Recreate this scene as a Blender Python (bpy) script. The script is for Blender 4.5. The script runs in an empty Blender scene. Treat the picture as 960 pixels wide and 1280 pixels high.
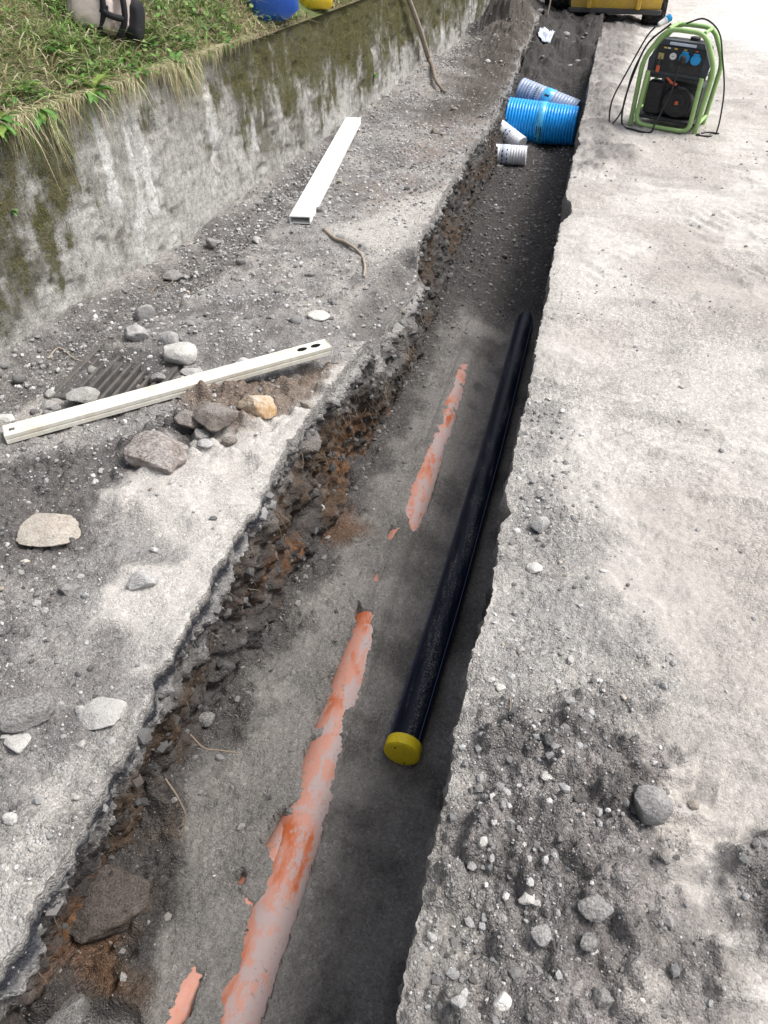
import bpy, math, random
import numpy as np
from mathutils import Vector, Matrix

random.seed(7)
RNG = np.random.default_rng(11)
SC = bpy.context.scene
COL = SC.collection
R = math.radians

# ------------------------------------------------------------------ camera
F_PX, CAM_H = 980.0, 1.6
TH = math.atan(794 / F_PX)
PSI = math.atan(310 / (F_PX / math.cos(TH)))
cd = bpy.data.cameras.new('camera')
cam = bpy.data.objects.new('camera', cd)
COL.objects.link(cam)
cam.location = (0, 0, CAM_H)
cam.rotation_euler = (math.pi / 2 - TH, 0, PSI)
cd.sensor_fit = 'VERTICAL'
cd.angle = 2 * math.atan(640 / F_PX)
cd.clip_start = 0.05
cd.clip_end = 500
SC.camera = cam

# ------------------------------------------------------------------ light
SUN_EL, SUN_AZ = R(58), R(72)      # azimuth measured from +Y towards +X
w = bpy.data.worlds.new('World')
SC.world = w
w.use_nodes = True
nt = w.node_tree
bg = nt.nodes['Background']
sky = nt.nodes.new('ShaderNodeTexSky')
sky.sky_type = 'NISHITA'
sky.sun_disc = False
sky.sun_elevation = SUN_EL
sky.sun_rotation = SUN_AZ
sky.air_density = 1.0
sky.dust_density = 5.0
sky.ozone_density = 1.0
hs = nt.nodes.new('ShaderNodeHueSaturation')
hs.inputs['Saturation'].default_value = 0.5      # thin overcast
nt.links.new(sky.outputs[0], hs.inputs['Color'])
nt.links.new(hs.outputs[0], bg.inputs[0])
bg.inputs[1].default_value = 0.10
sl = bpy.data.lights.new('sun', 'SUN')
sl.energy = 1.5
sl.angle = R(26)
sl.color = (1.0, 0.98, 0.955)
sun = bpy.data.objects.new('sun', sl)
COL.objects.link(sun)
sun.location = (6, 4, 12)
sdir = Vector((math.sin(SUN_AZ) * math.cos(SUN_EL), math.cos(SUN_AZ) * math.cos(SUN_EL), math.sin(SUN_EL)))
sun.rotation_euler = sdir.to_track_quat('Z', 'Y').to_euler()
vs = SC.view_settings
vs.view_transform = 'Standard'
vs.look = 'None'
vs.exposure = 1.1
vs.gamma = 1.0
vs.use_curve_mapping = False

# ------------------------------------------------------------------ survey: photograph point -> place on a level
_fh = np.array([-math.sin(PSI), math.cos(PSI), 0])
_rt = np.array([math.cos(PSI), math.sin(PSI), 0])
_fw = _fh * math.cos(TH) + np.array([0, 0, -math.sin(TH)])
_up = np.cross(_rt, _fw)
_C = np.array([0, 0, CAM_H])


def G(x, y, z=0.0):
    d = (x - 480) * _rt - (y - 640) * _up + F_PX * _fw
    return _C + d * ((z - CAM_H) / d[2])


def PPM(p):
    return F_PX / float((np.array(p) - _C) @ _fw)


# ------------------------------------------------------------------ noise
def _hash(ix, iy, iz, seed):
    n = (ix * 73856093) ^ (iy * 19349663) ^ (iz * 83492791) ^ (seed * 2654435)
    n = n & 0x7fffffff
    n = ((n >> 13) ^ n) & 0x7fffffff
    n = (n * ((n * n * 15731 + 789221) & 0x7fffffff) + 1376312589) & 0x7fffffff
    n = ((n >> 15) ^ n) & 0x7fffffff
    return n / float(0x7fffffff)


def noise(x, y, z=0.0, seed=0):
    x, y, z = np.broadcast_arrays(np.asarray(x, float), np.asarray(y, float), np.asarray(z, float))
    x0, y0 = np.floor(x).astype(np.int64), np.floor(y).astype(np.int64)
    fx, fy = x - x0, y - y0
    fx = fx * fx * (3 - 2 * fx)
    fy = fy * fy * (3 - 2 * fy)
    if np.all(z == 0):
        iz = np.zeros_like(x0)
        a = _hash(x0, y0, iz, seed) * (1 - fx) + _hash(x0 + 1, y0, iz, seed) * fx
        b = _hash(x0, y0 + 1, iz, seed) * (1 - fx) + _hash(x0 + 1, y0 + 1, iz, seed) * fx
        return (a * (1 - fy) + b * fy) * 2 - 1
    z0 = np.floor(z).astype(np.int64)
    fz = z - z0
    fz = fz * fz * (3 - 2 * fz)
    out = 0
    for dz, wz in ((0, 1 - fz), (1, fz)):
        a = _hash(x0, y0, z0 + dz, seed) * (1 - fx) + _hash(x0 + 1, y0, z0 + dz, seed) * fx
        b = _hash(x0, y0 + 1, z0 + dz, seed) * (1 - fx) + _hash(x0 + 1, y0 + 1, z0 + dz, seed) * fx
        out = out + (a * (1 - fy) + b * fy) * wz
    return out * 2 - 1


def fbm(x, y, z=0.0, f=1.0, o=4, seed=0, gain=.5):
    s, a, t = 0, 1.0, 0
    for i in range(o):
        s = s + a * noise(np.asarray(x) * f + 17.3 * i, np.asarray(y) * f - 9.1 * i, np.asarray(z) * f, seed + i)
        t += a
        a *= gain
        f *= 2.07
    return s / t


def clods(x, y, f, prob, seed, flat=1.0):
    """rounded lumps: max over neighbouring cells of a small dome, height in units of 1/f"""
    x = np.asarray(x, float) * f
    y = np.asarray(y, float) * f
    ix, iy = np.floor(x).astype(np.int64), np.floor(y).astype(np.int64)
    out = np.zeros_like(x)
    z0 = np.zeros_like(ix)
    for dx in (-1, 0, 1):
        for dy in (-1, 0, 1):
            cx, cy = ix + dx, iy + dy
            h1, h2, h3 = _hash(cx, cy, z0, seed), _hash(cx, cy, z0 + 1, seed), _hash(cx, cy, z0 + 2, seed)
            r = .22 + .4 * h3
            d2 = (cx + h1 - x) ** 2 + (cy + h2 - y) ** 2
            hh = np.sqrt(np.maximum(0, 1 - d2 / (r * r))) * r * flat
            hh = np.where(_hash(cx, cy, z0 + 3, seed) < prob, hh, 0)
            out = np.maximum(out, hh)
    return out / f


def sstep(a, b, x):
    t = np.clip((np.asarray(x, float) - a) / (b - a), 0, 1)
    return t * t * (3 - 2 * t)


def sdf(poly, x, y):
    """signed distance, negative inside"""
    x = np.asarray(x, float)
    y = np.asarray(y, float)
    d = np.full(x.shape, 1e9)
    ins = np.zeros(x.shape, bool)
    n = len(poly)
    for i in range(n):
        ax, ay = poly[i][:2]
        bx, by = poly[(i + 1) % n][:2]
        ex, ey = bx - ax, by - ay
        wx, wy = x - ax, y - ay
        t = np.clip((wx * ex + wy * ey) / (ex * ex + ey * ey + 1e-12), 0, 1)
        d = np.minimum(d, (wx - ex * t) ** 2 + (wy - ey * t) ** 2)
        c = ((ay > y) != (by > y)) & (x < (bx - ax) * (y - ay) / (by - ay + 1e-12) + ax)
        ins ^= c
    d = np.sqrt(d)
    return np.where(ins, -d, d)


def region(pts, x, y, soft=.06, wob=.05, z=0.0, seed=3, wf=9):
    """0..1 membership of a patch of ground, ragged edge"""
    poly = [G(px, py, z) for px, py in pts]
    n = fbm(x, y, f=wf, o=4, seed=seed, gain=.6)
    return 1 - sstep(-soft, soft, sdf(poly, x, y) + n * wob)


# ------------------------------------------------------------------ mesh helpers
def mesh_np(name, V, Fq, smooth=True):
    """V (n,3), Fq list of arrays (m,k)"""
    me = bpy.data.meshes.new(name)
    V = np.ascontiguousarray(V, dtype=np.float32)
    if not isinstance(Fq, (list, tuple)):
        Fq = [Fq]
    Fq = [np.asarray(f, dtype=np.int32) for f in Fq if len(f)]
    me.vertices.add(len(V))
    me.vertices.foreach_set('co', V.ravel())
    idx = np.concatenate([f.ravel() for f in Fq])
    tot = np.concatenate([np.full(len(f), f.shape[1], np.int32) for f in Fq])
    st = np.concatenate([[0], np.cumsum(tot)[:-1]]).astype(np.int32)
    me.loops.add(len(idx))
    me.loops.foreach_set('vertex_index', idx)
    me.polygons.add(len(tot))
    me.polygons.foreach_set('loop_start', st)
    me.polygons.foreach_set('loop_total', tot)
    me.polygons.foreach_set('use_smooth', np.full(len(tot), smooth))
    me.update(calc_edges=True)
    me.validate()
    return me


def grid_faces(nr, nc):
    i = np.arange(nr - 1)[:, None] * nc + np.arange(nc - 1)[None, :]
    i = i.ravel()
    return np.stack([i, i + 1, i + nc + 1, i + nc], 1)


def set_col(me, cols, name='tint'):
    a = me.attributes.new(name, 'FLOAT_COLOR', 'POINT')
    c = np.ones((len(cols), 4), np.float32)
    c[:, :3] = cols
    a.data.foreach_set('color', c.ravel())


def set_f(me, vals, name):
    a = me.attributes.new(name, 'FLOAT', 'POINT')
    a.data.foreach_set('value', np.asarray(vals, np.float32).ravel())


def link(name, me, mat=None, parent=None):
    o = bpy.data.objects.new(name, me)
    COL.objects.link(o)
    if mat is not None and me is not None and not me.materials:
        me.materials.append(mat)
    if parent is not None:
        o.parent = parent
    return o


def tag(o, label=None, cat=None, group=None, kind=None):
    if label: o['label'] = label
    if cat: o['category'] = cat
    if group: o['group'] = group
    if kind: o['kind'] = kind
    return o


def empty(name, loc, rot=(0, 0, 0)):
    o = bpy.data.objects.new(name, None)
    COL.objects.link(o)
    o.location = loc
    o.rotation_euler = rot
    o.empty_display_size = .1
    return o


class MB:
    def __init__(s):
        s.v, s.f = [], []

    def add(s, v, f):
        b = len(s.v)
        s.v += [tuple(p) for p in v]
        s.f += [tuple(i + b for i in q) for q in f]
        return s

    def box(s, c, d, bev=0.0, rot=None):
        """box with chamfered vertical+horizontal edges"""
        hx, hy, hz = d[0] / 2, d[1] / 2, d[2] / 2
        b = min(bev, hx * .9, hy * .9, hz * .9)
        vs_ = []
        if b <= 0:
            vs_ = [(x, y, z) for z in (-hz, hz) for x, y in ((-hx, -hy), (hx, -hy), (hx, hy), (-hx, hy))]
            fs = [(3, 2, 1, 0), (4, 5, 6, 7)] + [(i, (i + 1) % 4, (i + 1) % 4 + 4, i + 4) for i in range(4)]
        else:
            def ring(ix, iy, z):
                o = []
                for sx, sy in ((-1, -1), (1, -1), (1, 1), (-1, 1)):
                    a = (sx * ix, sy * (iy - b), z)
                    c_ = (sx * (ix - b), sy * iy, z)
                    o += [a, c_] if sx * sy > 0 else [c_, a]
                return o
            rs = [ring(hx - b, hy - b, -hz), ring(hx, hy, -hz + b), ring(hx, hy, hz - b), ring(hx - b, hy - b, hz)]
            for r_ in rs: vs_ += r_
            fs = [tuple(range(7, -1, -1)), tuple(range(24, 32))]
            for k in range(3):
                for i in range(8):
                    j = (i + 1) % 8
                    fs.append((k * 8 + i, k * 8 + j, k * 8 + 8 + j, k * 8 + 8 + i))
        m = rot if rot is not None else Matrix.Identity(3)
        cv = Vector(c)
        return s.add([tuple(m @ Vector(p) + cv) for p in vs_], fs)

    def tube(s, pts, r, n=10, caps=True, sub=0):
        pts = [Vector(p) for p in pts]
        rr = list(r) if hasattr(r, '__len__') else [r] * len(pts)
        if sub:
            q, q2 = [], []
            P = [pts[0] * 2 - pts[1]] + pts + [pts[-1] * 2 - pts[-2]]
            for i in range(1, len(P) - 2):
                for k in range(sub):
                    t = k / sub
                    a, b, c, d = P[i - 1], P[i], P[i + 1], P[i + 2]
                    q.append(.5 * ((2 * b) + (c - a) * t + (2 * a - 5 * b + 4 * c - d) * t * t + (3 * b - a - 3 * c + d) * t ** 3))
                    q2.append(rr[i - 1] * (1 - t) + rr[i] * t)
            q.append(pts[-1]); q2.append(rr[-1])
            pts, rr = q, q2
        v, f = [], []
        up = None
        for i, p in enumerate(pts):
            t = (pts[min(i + 1, len(pts) - 1)] - pts[max(i - 1, 0)]).normalized()
            if up is None:
                up = Vector((0, 0, 1)) if abs(t.z) < .9 else Vector((1, 0, 0))
            a = t.cross(up).normalized()
            up = a.cross(t).normalized()
            for k in range(n):
                an = 2 * math.pi * k / n
                v.append(p + (a * math.cos(an) + up * math.sin(an)) * rr[i])
        for i in range(len(pts) - 1):
            for k in range(n):
                k2 = (k + 1) % n
                f.append((i * n + k, i * n + k2, (i + 1) * n + k2, (i + 1) * n + k))
        if caps:
            f.append(tuple(range(n - 1, -1, -1)))
            f.append(tuple((len(pts) - 1) * n + k for k in range(n)))
        return s.add(v, f)

    def lathe(s, prof, axis='Z', n=32, c=(0, 0, 0), close=True):
        """prof: list of (r, h) along the axis"""
        v, f = [], []
        for r_, h_ in prof:
            for k in range(n):
                a = 2 * math.pi * k / n
                p = (r_ * math.cos(a), r_ * math.sin(a), h_)
                if axis == 'X': p = (p[2], p[0], p[1])
                elif axis == 'Y': p = (p[1], p[2], p[0])
                v.append((p[0] + c[0], p[1] + c[1], p[2] + c[2]))
        for i in range(len(prof) - 1):
            for k in range(n):
                k2 = (k + 1) % n
                f.append((i * n + k, i * n + k2, (i + 1) * n + k2, (i + 1) * n + k))
        if close:
            f.append(tuple(range(n - 1, -1, -1)))
            f.append(tuple((len(prof) - 1) * n + k for k in range(n)))
        return s.add(v, f)

    def build(s, name, mat, parent=None, smooth=False, angle=35):
        me = bpy.data.meshes.new(name)
        me.from_pydata(s.v, [], s.f)
        me.update()
        if smooth:
            for p in me.polygons: p.use_smooth = True
            me.set_sharp_from_angle(angle=R(angle))
        return link(name, me, mat, parent)


# ------------------------------------------------------------------ materials
class NT:
    def __init__(s, name):
        s.m = bpy.data.materials.new(name)
        s.m.use_nodes = True
        s.t = s.m.node_tree
        s.b = s.t.nodes['Principled BSDF']
        s.n = s.t.nodes

    def new(s, t, **kw):
        n = s.n.new(t)
        for k, v in kw.items():
            if hasattr(n, k) and not k[0].isupper(): setattr(n, k, v)
        return n

    def L(s, a, b): s.t.links.new(a, b)

    def obj(s):
        return s.new('ShaderNodeTexCoord').outputs['Object']

    def geo(s):
        return s.new('ShaderNodeNewGeometry').outputs['Position']

    def noise(s, vec, scale, detail=4, rough=.6):
        n = s.new('ShaderNodeTexNoise')
        n.inputs['Scale'].default_value = scale
        n.inputs['Detail'].default_value = detail
        n.inputs['Roughness'].default_value = rough
        s.L(vec, n.inputs['Vector'])
        return n.outputs['Fac']

    def voro(s, vec, scale, out='Color'):
        n = s.new('ShaderNodeTexVoronoi')
        n.inputs['Scale'].default_value = scale
        s.L(vec, n.inputs['Vector'])
        return n.outputs[out]

    def mapping(s, vec, scale):
        n = s.new('ShaderNodeMapping')
        n.inputs['Scale'].default_value = scale
        s.L(vec, n.inputs['Vector'])
        return n.outputs[0]

    def ramp(s, fac, stops):
        n = s.new('ShaderNodeValToRGB')
        cr = n.color_ramp
        while len(cr.elements) < len(stops): cr.elements.new(.5)
        for e, (p, c) in zip(cr.elements, stops):
            e.position = p
            e.color = (c, c, c, 1) if isinstance(c, (int, float)) else (*c, 1)
        s.L(fac, n.inputs[0])
        return n.outputs[0]

    def mix(s, fac, a, b, mode='MIX'):
        n = s.new('ShaderNodeMix')
        n.data_type = 'RGBA'
        n.blend_type = mode
        for sock, v in ((n.inputs['Factor'], fac), (n.inputs['A'], a), (n.inputs['B'], b)):
            pass
        ins = {'f': n.inputs[0], 'a': n.inputs[6], 'b': n.inputs[7]}
        for k, v in (('f', fac), ('a', a), ('b', b)):
            if isinstance(v, (int, float)):
                ins[k].default_value = v if k == 'f' else (v, v, v, 1)
            elif isinstance(v, tuple):
                ins[k].default_value = (*v, 1)
            else:
                s.L(v, ins[k])
        return n.outputs[2]

    def math(s, op, a, b=None, clamp=False):
        n = s.new('ShaderNodeMath')
        n.operation = op
        n.use_clamp = clamp
        for i, v in enumerate((a, b)):
            if v is None: continue
            if isinstance(v, (int, float)): n.inputs[i].default_value = v
            else: s.L(v, n.inputs[i])
        return n.outputs[0]

    def attr(s, name, out='Color'):
        n = s.new('ShaderNodeAttribute')
        n.attribute_name = name
        return n.outputs[out]

    def bump(s, h, strength, dist, prev=None):
        n = s.new('ShaderNodeBump')
        n.inputs['Strength'].default_value = strength
        n.inputs['Distance'].default_value = dist
        s.L(h, n.inputs['Height'])
        if prev is not None: s.L(prev, n.inputs['Normal'])
        return n.outputs[0]

    def fin(s, col, rough=.8, normal=None, spec=.3, metal=0.0):
        if isinstance(col, tuple): s.b.inputs['Base Color'].default_value = (*col, 1)
        else: s.L(col, s.b.inputs['Base Color'])
        if isinstance(rough, (int, float)): s.b.inputs['Roughness'].default_value = rough
        else: s.L(rough, s.b.inputs['Roughness'])
        s.b.inputs['Specular IOR Level'].default_value = spec
        s.b.inputs['Metallic'].default_value = metal
        if normal is not None: s.L(normal, s.b.inputs['Normal'])
        return s.m


def m_soil():
    """all loose ground: colour of the soil kind per vertex, grain by noise"""
    s = NT('soil')
    p = s.geo()
    base = s.attr('tint')
    grain = s.attr('grain', 'Fac')
    n1 = s.noise(p, 42, 6, .7)
    n2 = s.noise(p, 190, 4, .7)
    v = s.voro(p, 210)
    v2 = s.voro(p, 95)
    val = s.ramp(n1, [(.25, .80), (.5, 1.0), (.75, 1.16)])
    gk = s.math('ADD', s.math('MULTIPLY', grain, .65), .35, True)
    c = s.mix(gk, base, val, 'MULTIPLY')
    val2 = s.ramp(n2, [(.3, .82), (.5, 1.0), (.7, 1.15)])
    c = s.mix(gk, c, val2, 'MULTIPLY')
    # single grains, light and dark
    sv = s.new('ShaderNodeSeparateColor'); s.L(v, sv.inputs[0])
    g1 = s.ramp(sv.outputs[0], [(.0, .66), (.45, .97), (.86, 1.08), (1., 1.32)])
    c2 = s.mix(1.0, c, g1, 'MULTIPLY')
    c = s.mix(grain, c, c2)
    sv2 = s.new('ShaderNodeSeparateColor'); s.L(v2, sv2.inputs[0])
    g2 = s.ramp(sv2.outputs[1], [(.0, .75), (.5, 1.0), (.9, 1.05), (1., 1.4)])
    c2 = s.mix(1.0, c, g2, 'MULTIPLY')
    c = s.mix(grain, c, c2)
    d = s.voro(p, 210, 'Distance')
    d2 = s.voro(p, 95, 'Distance')
    h = s.math('ADD', s.math('MULTIPLY', n1, 1.6), s.math('MULTIPLY', n2, .9))
    gh = s.math('ADD', s.math('MULTIPLY', d, -.9), s.math('MULTIPLY', d2, -1.1))
    h = s.math('ADD', h, s.math('MULTIPLY', gh, grain))
    nb = s.bump(s.math('MULTIPLY', h, gk), 1.0, .007)
    return s.fin(c, .95, nb, .15)


def m_stone(name, col, col2, speck=.5, scale=30, objrand=True, dust=.5):
    s = NT(name)
    p = s.obj()
    n1 = s.noise(p, scale, 6, .65)
    n2 = s.noise(p, scale * 6, 4, .7)
    c = s.mix(s.ramp(n1, [(.35, 0.), (.65, 1.)]), col, col2)
    c = s.mix(speck, c, s.mix(1.0, c, s.ramp(n2, [(.3, .5), (.5, 1.0), (.72, 1.6)]), 'MULTIPLY'))
    if objrand:
        oi = s.new('ShaderNodeObjectInfo')
        c = s.mix(1.0, c, s.ramp(oi.outputs['Random'], [(0, .62), (.5, 1.0), (1, 1.25)]), 'MULTIPLY')
    sep = s.new('ShaderNodeSeparateXYZ')
    s.L(s.new('ShaderNodeNewGeometry').outputs['Normal'], sep.inputs[0])
    du = s.math('MULTIPLY', s.ramp(sep.outputs[2], [(.55, 0.), (.95, dust)]), s.ramp(n2, [(.4, 0.), (.6, 1.)]))
    c = s.mix(du, c, (.46, .44, .42))                # settled dust
    nb = s.bump(s.math('ADD', n1, s.math('MULTIPLY', n2, .6)), 1.0, .009)
    return s.fin(c, .92, nb, .2)


def m_pebbles():
    s = NT('pebbles')
    p = s.geo()
    c = s.attr('tint')
    n = s.noise(p, 300, 3, .7)
    c = s.mix(1.0, c, s.ramp(n, [(.3, .75), (.7, 1.25)]), 'MULTIPLY')
    return s.fin(c, .93, s.bump(n, .6, .002), .2)


def m_plain(name, col, rough=.5, spec=.4, metal=0.0, dirt=0.0, dcol=(.3, .28, .25), dscale=14):
    s = NT(name)
    p = s.obj()
    n = s.noise(p, dscale, 6, .7)
    c = s.mix(s.ramp(n, [(.48, 0.), (.72, dirt)]), col, dcol) if dirt else col
    n2 = s.noise(p, dscale * 5, 3, .6)
    c = s.mix(1.0, c, s.ramp(n2, [(.3, .88), (.7, 1.08)]), 'MULTIPLY')
    rr = s.ramp(n, [(.4, rough), (.75, min(1, rough + .3 * (dirt > 0)))])
    return s.fin(c, rr, s.bump(n2, .12, .002), spec, metal)


M = {}
M['soil'] = m_soil()
M['pebbles'] = m_pebbles()
M['stone_grey'] = m_stone('stone_grey', (.29, .285, .28), (.43, .42, .405))
M['stone_dark'] = m_stone('stone_dark', (.13, .125, .12), (.24, .23, .22))
M['stone_white'] = m_stone('stone_white', (.52, .50, .46), (.64, .63, .60), .4)
M['stone_tan'] = m_stone('stone_tan', (.30, .255, .20), (.46, .42, .36))
M['stone_amber'] = m_stone('stone_amber', (.50, .43, .34), (.36, .22, .10), .5, 16, False)
M['clod_brown'] = m_stone('clod_brown', (.12, .098, .082), (.21, .185, .165), .7, 40)
M['clod_dark'] = m_stone('clod_dark', (.045, .037, .031), (.10, .082, .07), .7, 30, False, .12)
M['slab_brown'] = m_stone('slab_brown', (.11, .085, .07), (.30, .27, .25), .6, 14)

# ------------------------------------------------------------------ the lie of the land
SAND = np.array((.37, .35, .325))
DUST = np.array((.53, .503, .468))
GREY = np.array((.32, .307, .293))
SOIL = np.array((.112, .104, .10))
BROWN = np.array((.125, .09, .065))
ORANGE = np.array((.19, .095, .045))
BITUM = np.array((.035, .038, .048))
WET = np.array((.20, .19, .178))


def lerp(a, b, t):
    return a + (b - a) * np.asarray(t)[..., None]


def wall_x(y):
    return np.interp(y, [-8, 2.5, 5, 7.6, 11.7, 20, 80], [-2.9, -2.28, -2.07, -1.93, -1.66, -1.2, 2.0])


def XL(y):
    y = np.asarray(y, float)
    x = -.872 + .022 * noise(y * 1.7, 3.3, seed=5) + .012 * noise(y * 6, 1.3, seed=6) + .007 * noise(y * 19, 1.7, seed=7) + .006 * noise(y * 48, 1.1, seed=8) + .003 * noise(y * 110, 2.2, seed=9)
    x = x - .03 * np.exp(-((y - 1.13) / .05) ** 2)            # broken-out piece of crust
    x = x + .045 * sstep(3.02, 3.14, y) * (1 - sstep(4.1, 4.3, y))
    return x


def XR(y):
    y = np.asarray(y, float)
    x = -.1 + .012 * noise(y * 1.3, 8.3, seed=15) + .008 * noise(y * 5, 2.3, seed=16) + .005 * noise(y * 22, 4.7, seed=17) + .004 * noise(y * 60, 1.1, seed=18) + .0025 * noise(y * 140, 2.1, seed=19)
    x = x + .05 * np.exp(-((y - 5.05) / .16) ** 4) + .028 * np.exp(-((y - 2.02) / .035) ** 2) + .03 * np.exp(-((y - 6.6) / .12) ** 2)
    return x


P_LIGHT = [(125, 625), (215, 560), (300, 548), (395, 490), (455, 425), (345, 625), (225, 830), (165, 830), (120, 745), (205, 700), (175, 660)]
P_LIGHT2 = [(0, 1080), (60, 980), (150, 900), (100, 960), (30, 1090), (0, 1180)]
P_DARK = [(-60, 590), (110, 560), (230, 525), (290, 520), (300, 545), (215, 565), (120, 620), (105, 690), (-60, 720)]
P_BROWN = [(215, 500), (330, 475), (415, 455), (400, 495), (310, 545), (250, 545)]
P_STAIN = [(440, 260), (520, 160), (610, 140), (590, 190), (560, 240), (520, 300)]
P_DUSTL = [(400, 290), (500, 250), (560, 240), (525, 312), (470, 320)]
P_FAR = [(530, 150), (580, 70), (600, 10), (690, -10), (700, 60), (655, 115), (610, 150)]
P_GUT = [(-100, 520), (30, 440), (300, 265), (430, 165), (440, 170), (330, 290), (120, 450), (-60, 560)]

P_RSOIL = [(470, 1400), (575, 960), (600, 905), (700, 880), (790, 905), (835, 965), (850, 1060), (870, 1150), (850, 1400)]
P_RSOIL2 = [(900, 1100), (1000, 1010), (1100, 1060), (1100, 1250), (940, 1180)]
P_RGREY = [(560, 960), (600, 780), (640, 590), (665, 470), (700, 480), (715, 600), (760, 720), (850, 890), (720, 930)]
P_RTRK = [(775, 955), (870, 960), (960, 1080), (960, 1300), (840, 1300), (850, 1100)]
P_RPALE = [(545, 1120), (600, 1090), (640, 1180), (600, 1300), (480, 1400)]
P_RFAR = [(715, 190), (738, 60), (740, 20), (800, 25), (790, 60), (768, 130), (785, 180), (800, 200), (735, 215)]
P_RROAD = [(840, 40), (880, 0), (1100, -30), (1100, 90), (930, 60)]
GRATE_C = (-1.745, 2.53)


def left_bank(x, y):
    """height, colour, grain of the verge between the wall and the trench"""
    x = np.asarray(x, float); y = np.asarray(y, float)
    light = region(P_LIGHT, x, y, .05, .09)
    light2 = region(P_LIGHT2, x, y, .03, .05, seed=31)
    dark = region(P_DARK, x, y, .06, .08, seed=41)
    brown = region(P_BROWN, x, y, .05, .07, seed=51)
    stain = region(P_STAIN, x, y, .25, .5, seed=61, wf=3)
    dustl = region(P_DUSTL, x, y, .12, .15, seed=71)
    far = region(P_FAR, x, y, .35, .3, seed=81, wf=3)
    gut = region(P_GUT, x, y, .06, .08, seed=91)
    d = XL(y) - x
    wd = x - wall_x(y)
    z = .02 * fbm(x, y, f=2.2, o=3, seed=20) + .012 * fbm(x, y, f=6, o=2, seed=22) + .007 * fbm(x, y, f=14, o=4, seed=24, gain=.6)
    rough = np.clip(.45 + .55 * gut + .9 * dark + .7 * brown + .6 * far - .75 * light - .6 * dustl, .12, 1.5)
    patch = .55 + .45 * fbm(x, y, f=4, o=3, seed=27)
    z = z + rough * patch * (1.3 * clods(x, y, 34, .6, 1) + 1.2 * clods(x, y, 70, .7, 2) + .9 * clods(x, y, 15, .26, 3, .8)) + rough * .006 * fbm(x, y, f=40, o=3, seed=26, gain=.7)
    z = z + brown * .05 * sstep(-.1, .5, fbm(x, y, f=9, o=3, seed=29)) + dark * .03 * fbm(x, y, f=6, o=4, seed=30)
    z = z + light * (.016 + .018 * fbm(x, y, f=7, o=3, seed=34) - .9 * clods(x, y, 7, .3, 6, .35))
    rb = region([(120, 575), (200, 520), (300, 480), (420, 450), (400, 500), (300, 570), (200, 600)], x, y, .05, .06, seed=35)
    z = z + rb * (.9 * clods(x, y, 11, .5, 7, .8) + .6 * clods(x, y, 22, .6, 8))
    # soil thrown up against the wall, spoil heaps at the far end
    z = z + .05 * np.exp(-wd / .09) * (.6 + .7 * fbm(x, y, f=5, o=3, seed=33))
    z = z - .03 * gut * sstep(.04, .10, wd)
    for cx, cy, sx, sy, hh in ((-1.22, 11.5, .40, .9, .50), (-1.05, 10.1, .3, .6, .22), (-1.6, 9.2, .35, .7, .10), (-1.5, 13.2, .6, .7, .42)):
        z = z + hh * np.exp(-((x - cx) / sx) ** 2 - ((y - cy) / sy) ** 2) * (1 + .6 * fbm(x, y, f=3.5, o=5, seed=36, gain=.6))
    # sagging, crustless edge
    sag = sstep(3.06, 3.2, y) * (1 - sstep(4.16, 4.2, y + .05 * noise(x * 9, 0.5, seed=38)))
    wsag = .13 + .06 * noise(y * 5, 9.9, seed=39)
    z = z - sag * .085 * (1 - sstep(wsag * .3, wsag, d)) - sag * .02
    z = z - .02 * np.exp(-np.maximum(d, 0) / .012) * sag
    z = z - .5 * clods(x, y, 22, .45, 9, .6) * np.exp(-np.maximum(d, 0) / .025)
    # gully under the drain grate
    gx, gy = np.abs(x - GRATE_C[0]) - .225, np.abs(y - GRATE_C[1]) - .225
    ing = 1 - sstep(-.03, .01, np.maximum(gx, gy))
    pit = .038 * (1 - .98 * sstep(-.25, .35, fbm(x, y, f=8, o=3, seed=44) + .6 * sstep(.05, .25, np.hypot(x - GRATE_C[0], y - GRATE_C[1] + .05) )- .2))
    z = z * (1 - .6 * ing) - ing * pit
    big = fbm(x, y, f=2.6, o=4, seed=46)
    med = fbm(x, y, f=13, o=4, seed=48)
    c = lerp(GREY * .9, SAND * .98, sstep(-.4, .5, big))
    c = lerp(c, SOIL * 1.25, .55 * sstep(.05, .5, med) * (1 - light))
    c = lerp(c, SOIL * 1.4, .6 * sstep(.0, .35, fbm(x, y, f=3.5, o=5, seed=47, gain=.6)) * (1 - light))
    c = lerp(c, SOIL * 1.2, .6 * gut)
    c = lerp(c, SOIL, .85 * dark)
    c = lerp(c, BROWN * 1.5, .75 * brown)
    c = lerp(c, DUST * .93, .9 * light)
    c = lerp(c, DUST * .95, .8 * light2)
    c = lerp(c, np.array((.27, .225, .195)), .7 * stain * sstep(-.3, .4, fbm(x, y, f=5, o=3, seed=52)))
    c = lerp(c, DUST, .8 * dustl)
    c = lerp(c, np.array((.10, .087, .076)), .95 * far)
    c = lerp(c, DUST, .55 * np.exp(-np.maximum(d, 0) / .03) * sstep(-.3, .3, noise(y * 9, 2.2, seed=53)) * (1 - sag))
    c = lerp(c, SOIL * 1.1, .6 * sag * (1 - sstep(.1, .2, d)))
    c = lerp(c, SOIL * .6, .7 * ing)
    grain = np.clip(.75 + .2 * med - .25 * light + .2 * gut, .1, 1)
    return z, c, grain


TRK = [G(845, 960), G(960, 1080)]


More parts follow.
